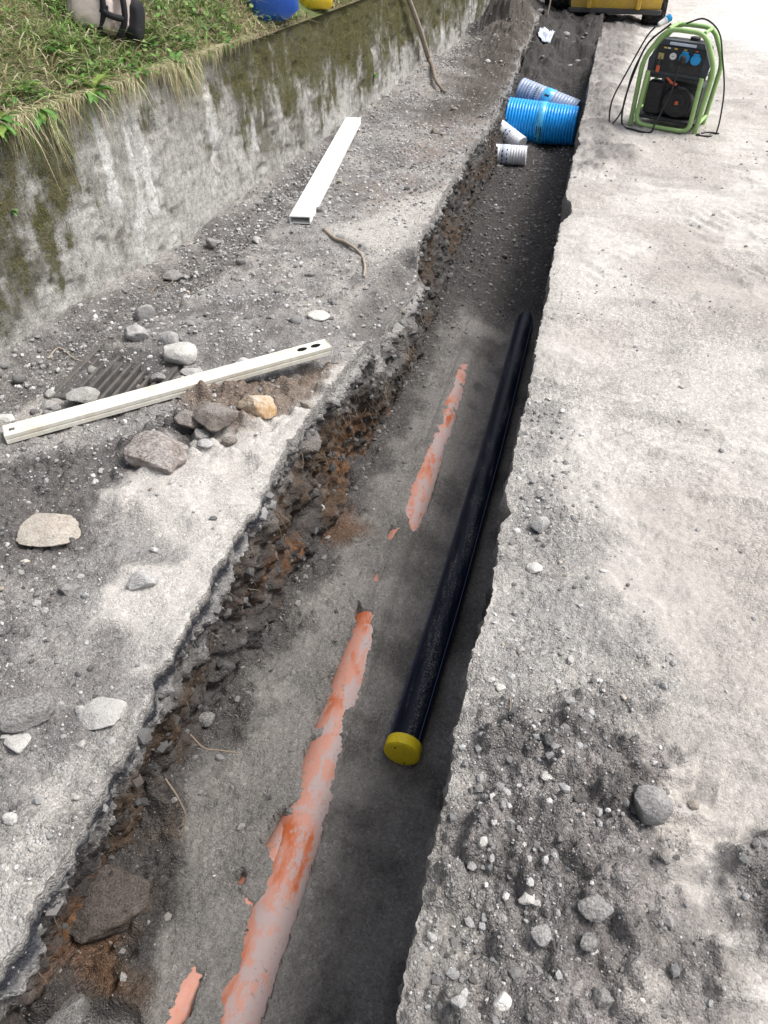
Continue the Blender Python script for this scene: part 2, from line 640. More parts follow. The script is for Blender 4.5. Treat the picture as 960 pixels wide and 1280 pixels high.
def right_bank(x, y):
    x = np.asarray(x, float); y = np.asarray(y, float)
    s1 = region(P_RSOIL, x, y, .09, .14, seed=101)
    s2 = region(P_RSOIL2, x, y, .05, .06, seed=102)
    gy_ = region(P_RGREY, x, y, .10, .12, seed=103)
    tr = region(P_RTRK, x, y, .04, .05, seed=104)
    pale = region(P_RPALE, x, y, .05, .06, seed=105)
    far = region(P_RFAR, x, y, .2, .25, seed=106, wf=4)
    road = region(P_RROAD, x, y, .6, .5, seed=107, wf=1.5)
    d = x - XR(y)
    z = .014 * fbm(x, y, f=1.6, o=3, seed=110) + .005 * fbm(x * .6, y * 1.8, f=5, o=3, seed=111) + .009 * fbm(x, y, f=9, o=4, seed=112, gain=.6)
    soil = np.clip(s1 + s2, 0, 1)
    rdg = 1 - np.abs(fbm(x * .8 + y * .2, y * 1.3, f=3.6, o=3, seed=113)) * 3
    z = z + .014 * np.clip(rdg, 0, 1) ** 2 * sstep(-.2, .3, fbm(x, y, f=1.3, o=2, seed=117))
    z = z - .5 * clods(x, y * .7, 5.5, .35, 15, .12) * (1 - soil)
    # low ridge of scraped-up soil
    cx = np.interp(y, [.3, .6, .8, 1.0, 1.3, 1.6], [.14, .15, .13, .10, .06, 0.])
    z = z + soil * (.045 * np.exp(-((x - cx - .03) / .10) ** 2) + .012)
    z = z + .035 * np.exp(-((x - cx - .17) / .03) ** 2) * s1 * .5
    pt = .5 + .5 * fbm(x, y, f=5, o=3, seed=115)
    loose = np.clip(.30 + .95 * soil + .35 * gy_ + .4 * far - .1 * tr, 0, 1.3)
    z = z + loose * pt * (1.1 * clods(x, y, 30, .5, 11) + 1.2 * clods(x, y, 62, .7, 12) + .9 * clods(x, y, 110, .7, 13)) + soil * (1.2 * clods(x, y, 12, .4, 14, .8) + .8 * clods(x, y, 24, .5, 18, .9) + .026 * fbm(x, y, f=9, o=5, seed=114, gain=.65)) + .004 * fbm(x, y, f=28, o=3, seed=116, gain=.7)
    # wheel track: cleat prints pressed in the dust
    ta, tb = TRK
    tx, ty = tb[0] - ta[0], tb[1] - ta[1]
    tl = math.hypot(tx, ty)
    u = ((x - ta[0]) * tx + (y - ta[1]) * ty) / tl
    v = ((x - ta[0]) * -ty + (y - ta[1]) * tx) / tl
    cle = np.sin((u * 1.0 + np.abs(v) * .6) * 2 * math.pi / .105)
    z = z + tr * .022 * sstep(-.2, .6, cle) * sstep(-.1, .3, fbm(x, y, f=10, o=3, seed=118) + .25)
    # far cleat ripples and footprints
    for (a, b, fr, hh) in (((740, 350), (960, 330), 11, .012), ((800, 290), (960, 270), 11, .008), ((700, 470), (800, 560), 13, .007)):
        pa, pb = G(*a), G(*b)
        ex, ey = pb[0] - pa[0], pb[1] - pa[1]
        l = math.hypot(ex, ey)
        uu = ((x - pa[0]) * ex + (y - pa[1]) * ey) / l
        vv = ((x - pa[0]) * -ey + (y - pa[1]) * ex) / l
        mk = np.exp(-(vv / .16) ** 2) * sstep(-.05, .1, uu) * (1 - sstep(l, l + .15, uu))
        z = z + mk * hh * np.sin(uu * fr * 2 * math.pi + vv * 9 + noise(x * 6, y * 6, seed=119)) * sstep(-.2, .3, noise(x * 4, y * 4, seed=120))
    z = z + far * (.04 + .06 * fbm(x, y, f=3, o=4, seed=121) + .6 * clods(x, y, 10, .4, 17, .8))
    z = z - .005 * np.exp(-np.maximum(d, 0) / .02) - .6 * clods(x, y, 26, .4, 16, .6) * np.exp(-np.maximum(d, 0) / .02)
    big = fbm(x, y, f=1.5, o=4, seed=124)
    med = fbm(x, y, f=8, o=5, seed=126, gain=.6)
    c = lerp(DUST, DUST * np.array((.8, .785, .77)), sstep(-.1, .45, big))
    c = lerp(c, SAND * .98, .55 * sstep(.05, .45, med))
    c = lerp(c, GREY * 1.0, .85 * gy_ * sstep(-.7, .1, med))
    swp = fbm(x * 1.0 + y * .25, y * 3.2, f=1.6, o=6, seed=128, gain=.68)
    c = lerp(c, SAND * .9, .55 * sstep(.12, .5, swp))
    c = lerp(c, SOIL * lerp(np.ones(3) * 1.55, np.ones(3) * 2.5, sstep(-.2, .4, fbm(x, y, f=16, o=3, seed=127))), .95 * soil * sstep(-.6, -.15, med))
    c = lerp(c, SAND * .72, .75 * pale)
    c = lerp(c, SOIL * 1.5, .5 * tr * sstep(.0, .4, -cle * .5 + med))
    c = lerp(c, SOIL * 1.5, .8 * far)
    c = lerp(c, np.array((.66, .65, .63)), .8 * road)
    wl = np.exp(-np.maximum(d, 0) / .05)
    c = lerp(c, SAND * .95, .4 * wl)
    grain = np.clip(.5 + .5 * soil + .4 * gy_ + .45 * fbm(x, y, f=2.5, o=3, seed=129), .03, 1)
    return z, c, grain


# pipes in the trench --------------------------------------------------------
OP_X, OP_Z, OP_R = -.575, -.79, .078          # orange drain pipe
BP_R = .06                                    # black pressure pipe


def BPX(y):
    return np.interp(y, [1.4, 1.54, 2.31, 3.48, 5.13, 9], [-.32, -.318, -.288, -.262, -.25, -.22])


BRX = lambda y: np.interp(y, [-.2, .75, 1.12, 1.35], [-.98, -.71, -.598, -.56])   # orange side branch
BR_R, BR_Z = .068, -.786


def _poly(pts, z=-.735):
    return [G(a, b, z) for a, b in pts]


EXPO = [
    _poly([(430, 765), (447, 757), (466, 765), (464, 800), (459, 824), (445, 879), (428, 900), (426, 930), (414, 985), (402, 1052), (390, 1111), (370, 1162), (350, 1225), (330, 1320), (262, 1330), (276, 1275), (278, 1237), (297, 1216), (305, 1166), (316, 1136), (295, 1111), (291, 1090), (320, 1048), (343, 1022), (377, 1003), (375, 976), (379, 942), (392, 917), (392, 896), (415, 866), (411, 850), (424, 820), (440, 795)]),
    _poly([(205, 1290), (222, 1240), (243, 1207), (255, 1222), (246, 1255), (230, 1300)]),
    _poly([(464, 728), (470, 714), (477, 716), (472, 733)]),
    _poly([(515, 668), (506, 640), (514, 612), (525, 590), (545, 545), (556, 552), (550, 590), (541, 625), (526, 655)]),
    _poly([(483, 676), (487, 655), (497, 652), (501, 664), (488, 680)]),
    _poly([(549, 553), (547, 535), (556, 535), (554, 512), (566, 490), (574, 460), (584, 458), (580, 490), (567, 530), (558, 552)]),
    _poly([(343, 972), (350, 955), (363, 945), (362, 960), (350, 978)]),
]


def floor_z(x, y, full=True):
    x = np.asarray(x, float); y = np.asarray(y, float)
    t = np.clip((x + .92) / .8, 0, 1)                      # 0 left .. 1 right
    b = -.713 - .10 * sstep(OP_X - .03, OP_X + .21, x + .02 * fbm(x, y, f=3, o=2, seed=129)) + .008 * fbm(x, y, f=3, o=3, seed=130) + .005 * fbm(x, y, f=24, o=4, seed=133, gain=.65) + (1.1 * clods(x, y, 32, .2, 27, .8) + 1.2 * clods(x, y, 70, .45, 28, .8)) * (1 - .6 * sstep(.35, .55, t)) * (.4 + .8 * sstep(-.3, .3, fbm(x, y, f=3, o=2, seed=134)))
    b = b + .05 * sstep(.25, 0, t) * sstep(-.1, .5, fbm(x, y, f=5, o=4, seed=136))
    rub = region([(40, 1290), (60, 1150), (150, 1020), (215, 970), (235, 1010), (230, 1120), (205, 1180), (190, 1290)], x, y, .03, .05, z=-.75, seed=140)
    b = b + rub * (.03 + .05 * fbm(x, y, f=7, o=5, seed=141, gain=.6))
    rub2 = 1 - sstep(.02, .10, x - (foot_x(y)))
    b = b + rub2 * (.015 + .6 * clods(x, y, 12, .6, 21, .7))
    b = b + (rub * 1.5 + rub2 * .6) * (.6 * clods(x, y, 13, .4, 29, .8) + .5 * clods(x, y, 22, .5, 22) + .5 * clods(x, y, 50, .6, 23))
    far = sstep(4.85, 5.25, y + .15 * fbm(x, y, f=4, o=3, seed=143))
    b = b + far * (.06 + .01 * fbm(x, y, f=9, o=4, seed=144) + .5 * clods(x, y, 26, .3, 24) + .35 * clods(x, y, 60, .5, 25))
    b = b + np.interp(y, [5.3, 8.8, 9.3, 10.1, 11.2, 12.4], [0, .18, .24, .54, .70, .80])
    b = b + .13 * sstep(4.6, 5.5, y) * (1 - .5 * sstep(6, 8, y)) * np.exp(-((x + .2) / .2) ** 2)
    b = b + sstep(9.2, 10.2, y) * (.14 * fbm(x, y, f=2.6, o=4, seed=147) + .9 * clods(x, y, 9, .4, 30, .7) + .05 * fbm(x, y, f=4, o=4, seed=146) + .05 * np.exp(-((y - 9.75) / .3) ** 2))
    b = b + sstep(-4, -5, y) * .8
    # tyre-like trowel marks of the bedding sand, slight
    e = None
    if full:
        for p in EXPO:
            q = sdf(p, x + .006 * fbm(x, y, f=60, o=3, seed=150), y + .01 * fbm(x, y, f=45, o=3, seed=151))
            e = q if e is None else np.minimum(e, q)
        e = e + .015 * fbm(x, y, f=28, o=5, seed=152, gain=.75)
        isl = [G(a_, b_, -.735) for a_, b_ in [(306, 1072), (328, 1058), (342, 1082), (334, 1112), (318, 1132), (306, 1125)]]
        e = np.maximum(e, -(sdf(isl, x, y) + .012 * fbm(x, y, f=30, o=3, seed=155)))
        e = e + .12 * np.maximum(0, fbm(x, y, f=13, o=3, seed=156) - .36)
        cover = np.clip(e * .35, -.03, .006) + .001
        for X0, Z0, RR, ya, yb in ((np.full_like(x, OP_X), OP_Z, OP_R, -9, 4.6), (BRX(y), BR_Z, BR_R, -9, 1.3)):
            dx = x - X0
            on = np.abs(dx) < RR
            ztop = Z0 + np.sqrt(np.maximum(0, RR * RR - dx * dx))
            zt2 = np.maximum(ztop, b - .035)
            cut = np.minimum(np.maximum(b, zt2 - .03), zt2 + cover)
            b = np.where(on & (y < yb), np.where(cover > 0, np.maximum(b, ztop + cover), cut), b)
    px_ = BPX(y)
    dx = np.abs(x - px_)
    nearb = (y > 1.4) & (y < 4.75)
    lowb = -.75 - BP_R + .02
    b = np.where(nearb, b + (np.minimum(b, lowb) - b) * (1 - sstep(.05, .13, dx)), b)
    return b


def foot_x(y):
    """left foot of the trench side (undercut near the camera)"""
    y = np.asarray(y, float)
    return XL(y) * .3 + .7 * -.872 + np.interp(y, [-2, .5, .75, 1.35, 2.17, 3.0, 3.7, 4.85, 12], [-.2, -.2, -.2, -.145, -.045, -.0, .015, .035, .04]) + .025 * fbm(y, 4.4, f=4, o=3, seed=160)


def floor_c(x, y):
    t = np.clip((x + .92) / .8, 0, 1)
    far = sstep(4.85, 5.2, y + .2 * fbm(x, y, f=4, o=3, seed=143))
    med = fbm(x, y, f=7, o=4, seed=171)
    c = lerp(WET * 1.12, WET * .72, sstep(-.2, .5, med + .5 * fbm(x * 2.2, y * .6, f=6, o=3, seed=170)))
    c = lerp(c, WET * 1.12, .5 * sstep(.3, .0, np.abs(t - .3)))
    rub = region([(40, 1290), (60, 1150), (150, 1020), (215, 960), (235, 1010), (230, 1120), (205, 1180), (190, 1290)], x, y, .03, .05, z=-.75, seed=140)
    c = lerp(c, lerp(SOIL * .55, BROWN * .85, sstep(-.3, .3, fbm(x, y, f=11, o=3, seed=173))), .92 * rub)
    rub2 = 1 - sstep(.05, .17, x - foot_x(y) + .09 * fbm(x, y, f=9, o=3, seed=172))
    c = lerp(c, SOIL * .8, .85 * rub2)
    og = region([(60, 1225), (75, 1175), (140, 1160), (190, 1180), (195, 1240), (120, 1245)], x, y, .03, .05, z=-.7, seed=175)
    c = lerp(c, ORANGE, .5 * og * sstep(-.2, .3, med))
    og2 = region([(385, 690), (395, 655), (440, 650), (470, 670), (420, 690)], x, y, .04, .05, z=-.75, seed=176)
    c = lerp(c, ORANGE * .8, .6 * og2)
    c = lerp(c, SOIL * .72, .9 * far)
    grain = np.clip(.7 + .25 * med + .6 * rub + .6 * far + .4 * rub2, 0, 1)
    return c, grain


# rows along the trench, finer where the camera stands
u0, u1 = math.asinh(.15 / 1.6), math.asinh(16.5 / 1.6)
ROWS = 1.6 * np.sinh(np.linspace(u0, u1, 830))
pre = np.array([-9, -6, -5, -4.5, -4, -3, -2.2, -1.6, -1.2, -.9, -.7, -.55, -.42, -.32, -.24, -.17, -.11, -.06, -.02, .02, .05, .08, .11, .13])
post = 16.5 + np.cumsum(np.geomspace(.08, 14, 34))
ROWS = np.concatenate([pre, ROWS, post])
NR = len(ROWS)

# left verge
NL = 235
tt = np.linspace(0, 1, NL)[None, :]
yy = np.repeat(ROWS[:, None], NL, 1)
xa, xb = (wall_x(ROWS) - .10)[:, None], XL(ROWS)[:, None]
xx = xa + (xb - xa) * tt
zz, cc, gg = left_bank(xx, yy)
LEDGE = zz[:, -1].copy()
LEDGE_C = cc[:, -1].copy()
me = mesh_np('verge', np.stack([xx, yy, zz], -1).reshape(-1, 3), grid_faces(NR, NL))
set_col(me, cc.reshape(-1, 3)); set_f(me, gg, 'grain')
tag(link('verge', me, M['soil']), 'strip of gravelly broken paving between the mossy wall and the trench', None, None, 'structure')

# right ground, out to the horizon
NV, NF = 270, 34
vis = .48 + .135 * np.maximum(ROWS, 0) + .45
xr = XR(ROWS)
s_ = np.linspace(0, 1, NV) ** 1.15
A = xr[:, None] + (vis - xr)[:, None] * s_[None, :]
B = vis[:, None] + np.cumsum(np.geomspace(.06, 22, NF))[None, :]
xx = np.concatenate([A, B], 1)
NC = NV + NF
yy = np.repeat(ROWS[:, None], NC, 1)
zz, cc, gg = right_bank(xx, yy)
REDGE = zz[:, 0].copy()
REDGE_C = cc[:, 0].copy()
me = mesh_np('ground', np.stack([xx, yy, zz], -1).reshape(-1, 3), grid_faces(NR, NC))
set_col(me, cc.reshape(-1, 3)); set_f(me, gg, 'grain')
tag(link('ground', me, M['soil']), 'pale dusty ground on the open side of the trench', None, None, 'structure')

# trench floor
NFL = 150
fx0, fx1 = foot_x(ROWS) - .05, XR(ROWS) + .03
xx = fx0[:, None] + (fx1 - fx0)[:, None] * np.linspace(0, 1, NFL)[None, :]
yy = np.repeat(ROWS[:, None], NFL, 1)
zz = floor_z(xx, yy)
cc, gg = floor_c(xx, yy)
me = mesh_np('trench_floor', np.stack([xx, yy, zz], -1).reshape(-1, 3), grid_faces(NR, NFL))
set_col(me, cc.reshape(-1, 3)); set_f(me, gg, 'grain')
tag(link('trench_floor', me, M['soil']), 'damp grey bedding sand on the trench bottom', None, None, 'structure')

# left trench side with its crust, fill and soil layers
NW = 112
tq = np.concatenate([np.linspace(0, .14, 22), np.linspace(.14, 1, NW - 22 + 1)[1:]])
zb = -.86 + np.interp(ROWS, [5.3, 8.8, 9.4, 10.6, 12.4], [0, .18, .22, .5, .72])
T = np.repeat(tq[None, :], NR, 0)
yy = np.repeat(ROWS[:, None], NW, 1)
z0 = LEDGE[:, None] + (zb - LEDGE)[:, None] * T
depth = LEDGE[:, None] - z0
off = (foot_x(ROWS) - XL(ROWS))[:, None]
und = off * sstep(.24, .72, T)
n_b = fbm(yy, z0, f=3.3, o=4, seed=201)
n_m = fbm(yy, z0, f=13, o=4, seed=205, gain=.6)
lump = 1.3 * clods(yy, z0 + 5, 6.5, .45, 31, .75) + .8 * clods(yy, z0 + 5, 15, .35, 32) + .5 * clods(yy, z0 + 5, 34, .35, 33)
crust = 1 - sstep(.055, .085, depth + .012 * noise(yy * 7, depth * 0 + .3, seed=208))
bulge = np.exp(-((yy - 3.55) / .55) ** 2) * sstep(.05, .2, depth) * (1 - sstep(.35, .6, depth))
bulge2 = np.exp(-((yy - 2.3) / .35) ** 2) * sstep(.1, .25, depth) * (1 - sstep(.3, .5, depth))
dx = und + (1 - crust) * (1 - .55 * sstep(5.5, 7, yy)) * (.05 * n_b + .045 * n_m + .022 * fbm(yy, z0, f=34, o=4, seed=207, gain=.7) + lump * .42 * sstep(-.1, .4, fbm(yy, z0, f=2, o=2, seed=209)) - .055 * sstep(.08, .2, depth) * (1 - sstep(.4, .65, depth))) + crust * (.006 * n_m + .25 * clods(yy, z0 + 5, 60, .6, 34)) + .10 * bulge + .04 * bulge2
dx = dx * sstep(0, .012, depth)
xx = XL(ROWS)[:, None] + dx
zz = z0 + .012 * fbm(yy, z0, f=11, o=3, seed=211) * sstep(.02, .1, depth)
layer = fbm(yy, depth * 2, f=3, o=4, seed=214)
fine = fbm(yy, z0, f=22, o=4, seed=216)
c = np.broadcast_to(GREY * 1.05, (NR, NW, 3)).copy()
c = lerp(c, DUST * .9, crust * sstep(.03, .0, depth))
bit = np.exp(-((depth - .05 - .012 * noise(yy * 5, yy * 0 + 1.5, seed=218)) / .021) ** 2) * (1 - sstep(1.7, 2.3, yy)) + .8 * np.exp(-((depth - .02) / .02) ** 2) * np.exp(-((yy - 4.2) / .08) ** 2)
c = lerp(c, BITUM, np.clip(bit * 1.3 * sstep(-.5, .1, fine), 0, .95))
fill = sstep(.07, .1, depth) * (1 - sstep(.13, .24, depth + .1 * layer))
c = lerp(c, lerp(GREY * .62, SOIL * 1.1, sstep(-.2, .3, fine)), fill * .95)
soilm = sstep(.14, .27, depth + .1 * layer)
c = lerp(c, lerp(SOIL * .66, BROWN * .62, sstep(-.1, .35, layer)), soilm)
org = np.zeros_like(depth)
for oy, od, sy, sd in ((.72, .66, .14, .08), (1.95, .40, .14, .09), (2.2, .55, .12, .07), (2.95, .48, .28, .17), (3.5, .6, .22, .12)):
    org = np.maximum(org, np.exp(-((yy - oy) / sy) ** 2 - ((depth - od) / sd) ** 2))
c = lerp(c, ORANGE * .9, np.clip(org * 1.3 * sstep(-.4, .2, fine), 0, .9))
c = lerp(c, GREY * .6, .4 * sstep(.25, .5, fine) * soilm)
c = lerp(c, LEDGE_C[:, None, :] * np.ones_like(c), sstep(.015, 0, depth))
g_ = np.clip(.85 - .3 * soilm, 0, 1)
me = mesh_np('trench_side', np.stack([xx, yy, zz], -1).reshape(-1, 3), grid_faces(NR, NW))
set_col(me, c.reshape(-1, 3)); set_f(me, g_, 'grain')
tag(link('trench_side', me, M['soil']), 'ragged earth side of the trench below the verge with crust and soil layers', None, None, 'structure')
SIDE = (xx, yy, zz)

# right trench side
NQ = 26
T = np.repeat(np.linspace(0, 1, NQ)[None, :], NR, 0)
yy = np.repeat(ROWS[:, None], NQ, 1)
zz = REDGE[:, None] + (zb - REDGE)[:, None] * T
depth = REDGE[:, None] - zz
xx = XR(ROWS)[:, None] + (.018 * fbm(yy, zz, f=6, o=4, seed=230) - .6 * clods(yy, zz + 5, 22, .5, 36)) * sstep(0, .06, depth)
fine = fbm(yy, zz, f=10, o=3, seed=233)
c = lerp(REDGE_C[:, None, :] * np.ones((NR, NQ, 3)), GREY * .8, sstep(0, .05, depth))
c = lerp(c, SOIL * .9, sstep(.1, .3, depth + .1 * fine))
me = mesh_np('trench_side', np.stack([xx, yy, zz], -1).reshape(-1, 3), grid_faces(NR, NQ)[:, ::-1])
set_col(me, c.reshape(-1, 3)); set_f(me, np.full(xx.size, .7), 'grain')
tag(link('trench_side', me, M['soil']), 'straight-cut earth side of the trench below the dusty ground', None, None, 'structure')


def ground_z(x, y):
    x = np.atleast_1d(np.asarray(x, float)); y = np.atleast_1d(np.asarray(y, float))
    l, r_ = x < XL(y), x > XR(y)
    m = ~(l | r_)
    out = np.zeros_like(x)
    if l.any(): out[l] = left_bank(x[l], y[l])[0]
    if r_.any(): out[r_] = right_bank(x[r_], y[r_])[0]
    if m.any(): out[m] = floor_z(x[m], y[m], False)
    return out

# ------------------------------------------------------------------ bank behind the wall
WALL_H = .86


def hill_z(x, y):
    d = np.maximum(wall_x(y) - np.asarray(x, float) - .02, -.3)
    z = WALL_H - .03 + .10 * sstep(0, .25, d) + .55 * np.maximum(d - .12, 0)
    z = np.minimum(z, 5 + .1 * d)
    return z + .05 * fbm(x, y, f=1.7, o=4, seed=301) * sstep(.02, .3, d)


def hit_hill(px, py):
    d = (px - 480) * _rt - (py - 640) * _up + F_PX * _fw
    d = d / np.linalg.norm(d)
    for t in np.arange(2, 30, .02):
        p = _C + d * t
        if p[0] < wall_x(p[1]) and p[2] < float(hill_z(p[0], p[1])):
            return p
    return _C + d * 6


hy = np.concatenate([np.linspace(-9, 1, 20), np.linspace(1.2, 14, 130), 14 + np.cumsum(np.geomspace(.2, 12, 24))])
hd = np.concatenate([np.linspace(-.03, 1.5, 50), 1.5 + np.cumsum(np.geomspace(.06, 8, 28))])
yy = np.repeat(hy[:, None], len(hd), 1)
xx = wall_x(hy)[:, None] - .05 - hd[None, :]
zz = hill_z(xx, yy)
c = lerp(np.array((.15, .125, .075)), np.array((.10, .13, .05)), sstep(-.3, .3, fbm(xx, yy, f=3, o=4, seed=305)))
me = mesh_np('hillside', np.stack([xx, yy, zz], -1).reshape(-1, 3), grid_faces(len(hy), len(hd))[:, ::-1])
set_col(me, c.reshape(-1, 3)); set_f(me, np.full(xx.size, .5), 'grain')
tag(link('hillside', me, M['soil']), 'grassy bank rising behind the retaining wall', None, None, 'structure')


# ------------------------------------------------------------------ retaining wall
def m_concrete():
    s = NT('old_concrete')
    p = s.geo()
    base = s.attr('tint')
    moss = s.attr('moss', 'Fac')
    st = s.mapping(p, (1.0, 1.0, .18))
    n0 = s.noise(st, 26, 6, .7)
    n1 = s.noise(p, 30, 6, .7)
    n2 = s.noise(p, 140, 4, .7)
    c = s.mix(1.0, base, s.ramp(n1, [(.28, .55), (.5, 1.0), (.72, 1.35)]), 'MULTIPLY')
    c = s.mix(1.0, c, s.ramp(n0, [(.3, .74), (.5, 1.0), (.7, 1.2)]), 'MULTIPLY')
    c = s.mix(1.0, c, s.ramp(n2, [(.3, .55), (.5, 1.0), (.72, 1.4)]), 'MULTIPLY')
    vd = s.voro(p, 75, 'Distance')
    c = s.mix(1.0, c, s.ramp(s.math('ADD', vd, s.math('MULTIPLY', n1, .5)), [(.30, .35), (.42, 1.0)]), 'MULTIPLY')
    mk = s.math('ADD', moss, s.math('MULTIPLY', s.math('ADD', s.math('MULTIPLY', s.math('ADD', n0, n1), .5), -.5), 3.4))
    mk = s.ramp(mk, [(.32, 0.), (.80, 1.)])
    mc = s.mix(s.ramp(n2, [(.3, 0.), (.7, 1.)]), (.045, .045, .016), (.14, .13, .045))
    c = s.mix(s.math('MULTIPLY', mk, .85), c, mc)
    h = s.math('ADD', s.math('MULTIPLY', n1, 1.0), s.math('MULTIPLY', n2, .6))
    h = s.math('ADD', h, s.math('MULTIPLY', mk, s.math('MULTIPLY', n2, 1.2)))
    return s.fin(c, .95, s.bump(h, 1.0, .008), .15)


M['concrete'] = m_concrete()
wy = np.concatenate([np.linspace(-9, 1.4, 40)[:-1], 1.6 * np.sinh(np.linspace(math.asinh(1.4 / 1.6), math.asinh(17 / 1.6), 560)), 17 + np.cumsum(np.geomspace(.1, 10, 24))])
wz = np.concatenate([np.linspace(-.25, WALL_H - .02, 120)])
nW = len(wz)
yy = np.repeat(wy[:, None], nW, 1)
z0 = np.repeat(wz[None, :], len(wy), 0)
topw = .02 * fbm(wy, 1.7, f=1.3, o=4, seed=310)[:, None]
zz = z0 + topw * (z0 / WALL_H)
pit = np.minimum(0, fbm(yy, z0, f=9, o=4, seed=312) + .15) * .05
xx = wall_x(wy)[:, None] - .045 * z0 / WALL_H + .012 * fbm(yy, z0, f=3, o=4, seed=314) + .007 * fbm(yy, z0, f=22, o=4, seed=318, gain=.65) + pit
xx = xx - .02 * sstep(WALL_H - .05, WALL_H, z0) ** 2
up_ = z0 / WALL_H
big = fbm(yy, z0, f=1.5, o=3, seed=322)
strk = fbm(yy * 9, z0 * 1.3, f=1.0, o=5, seed=325, gain=.65)
med = fbm(yy, z0, f=8, o=4, seed=329)
mo = np.interp(yy, [1.5, 2.6, 3.2, 3.5, 4.3, 4.7, 5.6, 7.5, 9, 12], [.5, .72, .8, .4, .35, .6, .85, .9, .8, .8])
reach = np.interp(yy, [1.5, 3.2, 3.6, 4.4, 5, 7, 9, 12], [.30, .35, .75, .8, .40, .32, .30, .3])
blot = fbm(yy, z0, f=5, o=5, seed=336, gain=.65)
moss = mo * sstep(reach - .3, reach + .3, up_ + .22 * strk + .45 * blot) + .22 * sstep(.1, .5, med) * sstep(.15, .5, up_)
moss = np.clip(moss + .1 * strk + .25 * blot, 0, 1)
c = lerp(np.array((.36, .352, .33)), np.array((.14, .132, .11)), sstep(-.25, .4, big + .3 * strk + .5 * med + .7 * fbm(yy, z0, f=18, o=4, seed=338, gain=.7)))
c = lerp(c, np.array((.12, .112, .09)), .75 * sstep(.3, .75, up_ + .45 * strk + .2 * med) * (.45 + .55 * sstep(4.2, 5.0, yy)))
c = lerp(c, np.array((.56, .555, .54)), .8 * sstep(.22, .40, fbm(yy * 5, z0 * 1.6, f=1.2, o=5, seed=333, gain=.6)))
c = lerp(c, np.array((.40, .392, .37)), .7 * sstep(.3, .05, up_ + .12 * med))
front = np.stack([xx, yy, zz], -1)
tw = .30
ring = [front]
# top and back of the wall close the body
tops = np.stack([front[:, -1, 0] - .03, wy, front[:, -1, 2] + .012], -1)[:, None, :]
tops2 = np.stack([front[:, -1, 0] - tw, wy, front[:, -1, 2] + .005], -1)[:, None, :]
backs = np.stack([front[:, -1, 0] - tw, wy, np.full(len(wy), -.25)], -1)[:, None, :]
full = np.concatenate([front, tops, tops2, backs], 1)
ncw = full.shape[1]
cf = np.concatenate([c, np.repeat(c[:, -1:, :] * .9, 3, 1)], 1)
mf = np.concatenate([moss, np.repeat(moss[:, -1:], 3, 1)], 1)
me = mesh_np('retaining_wall', full.reshape(-1, 3), grid_faces(len(wy), ncw))
set_col(me, cf.reshape(-1, 3)); set_f(me, mf, 'moss')
wallo = tag(link('retaining_wall', me, M['concrete']), 'long weathered concrete retaining wall streaked with dark green moss', 'wall')


# ------------------------------------------------------------------ grass blades, moss tufts
def m_leafy(name, rough=.6, trans=.0):
    s = NT(name)
    c = s.attr('tint')
    n = s.noise(s.geo(), 60, 3, .6)
    c = s.mix(1.0, c, s.ramp(n, [(.3, .75), (.7, 1.25)]), 'MULTIPLY')
    m = s.fin(c, rough, None, .25)
    if trans:
        tr = s.new('ShaderNodeBsdfTranslucent')
        s.L(c, tr.inputs[0])
        mx = s.new('ShaderNodeMixShader')
        mx.inputs[0].default_value = trans
        s.L(s.b.outputs[0], mx.inputs[1]); s.L(tr.outputs[0], mx.inputs[2])
        out = [n_ for n_ in s.n if n_.type == 'OUTPUT_MATERIAL'][0]
        s.L(mx.outputs[0], out.inputs[0])
    return m


M['grass'] = m_leafy('grass_blades', .6, .3)
M['moss'] = m_leafy('moss_tufts', .95)


def blades(P, az, L, W, lean, bend, rise, cols):
    """curved tapering blades; returns verts, faces, colours"""
    n = len(P)
    ts = np.array([0, .3, .62, 1.0])
    hx, hy_ = np.cos(az), np.sin(az)
    V = []
    for k, t in enumerate(ts):
        r_ = L * (lean * t + bend * t * t)
        z_ = L * (rise * t - (rise * .55 + bend * .35) * t * t)
        c_ = P + np.stack([hx * r_, hy_ * r_, z_], 1)
        w_ = W * (1 - t) ** .6 * (1 if k else .7)
        if k < 3:
            V += [c_ + np.stack([-hy_ * w_, hx * w_, 0 * w_], 1), c_ - np.stack([-hy_ * w_, hx * w_, 0 * w_], 1)]
        else:
            V.append(c_)
    V = np.stack(V, 1).reshape(-1, 3)
    b = np.arange(n)[:, None] * 7
    q = np.concatenate([b + np.array([[0, 1, 3, 2]]), b + np.array([[2, 3, 5, 4]])], 0)
    t3 = b + np.array([[4, 5, 6]])
    return V, [q, t3], np.repeat(cols, 7, 0)


def gcol(n, dry):
    g = np.array([[.15, .25, .05], [.20, .31, .09], [.26, .33, .13], [.10, .18, .04]])
    s = np.array([[.48, .42, .27], [.40, .34, .21], [.56, .51, .37], [.30, .25, .14]])
    i = RNG.integers(0, 4, n)
    d = RNG.random(n) < dry
    return np.where(d[:, None], s[i], g[i]) * RNG.uniform(.75, 1.4, (n, 1))


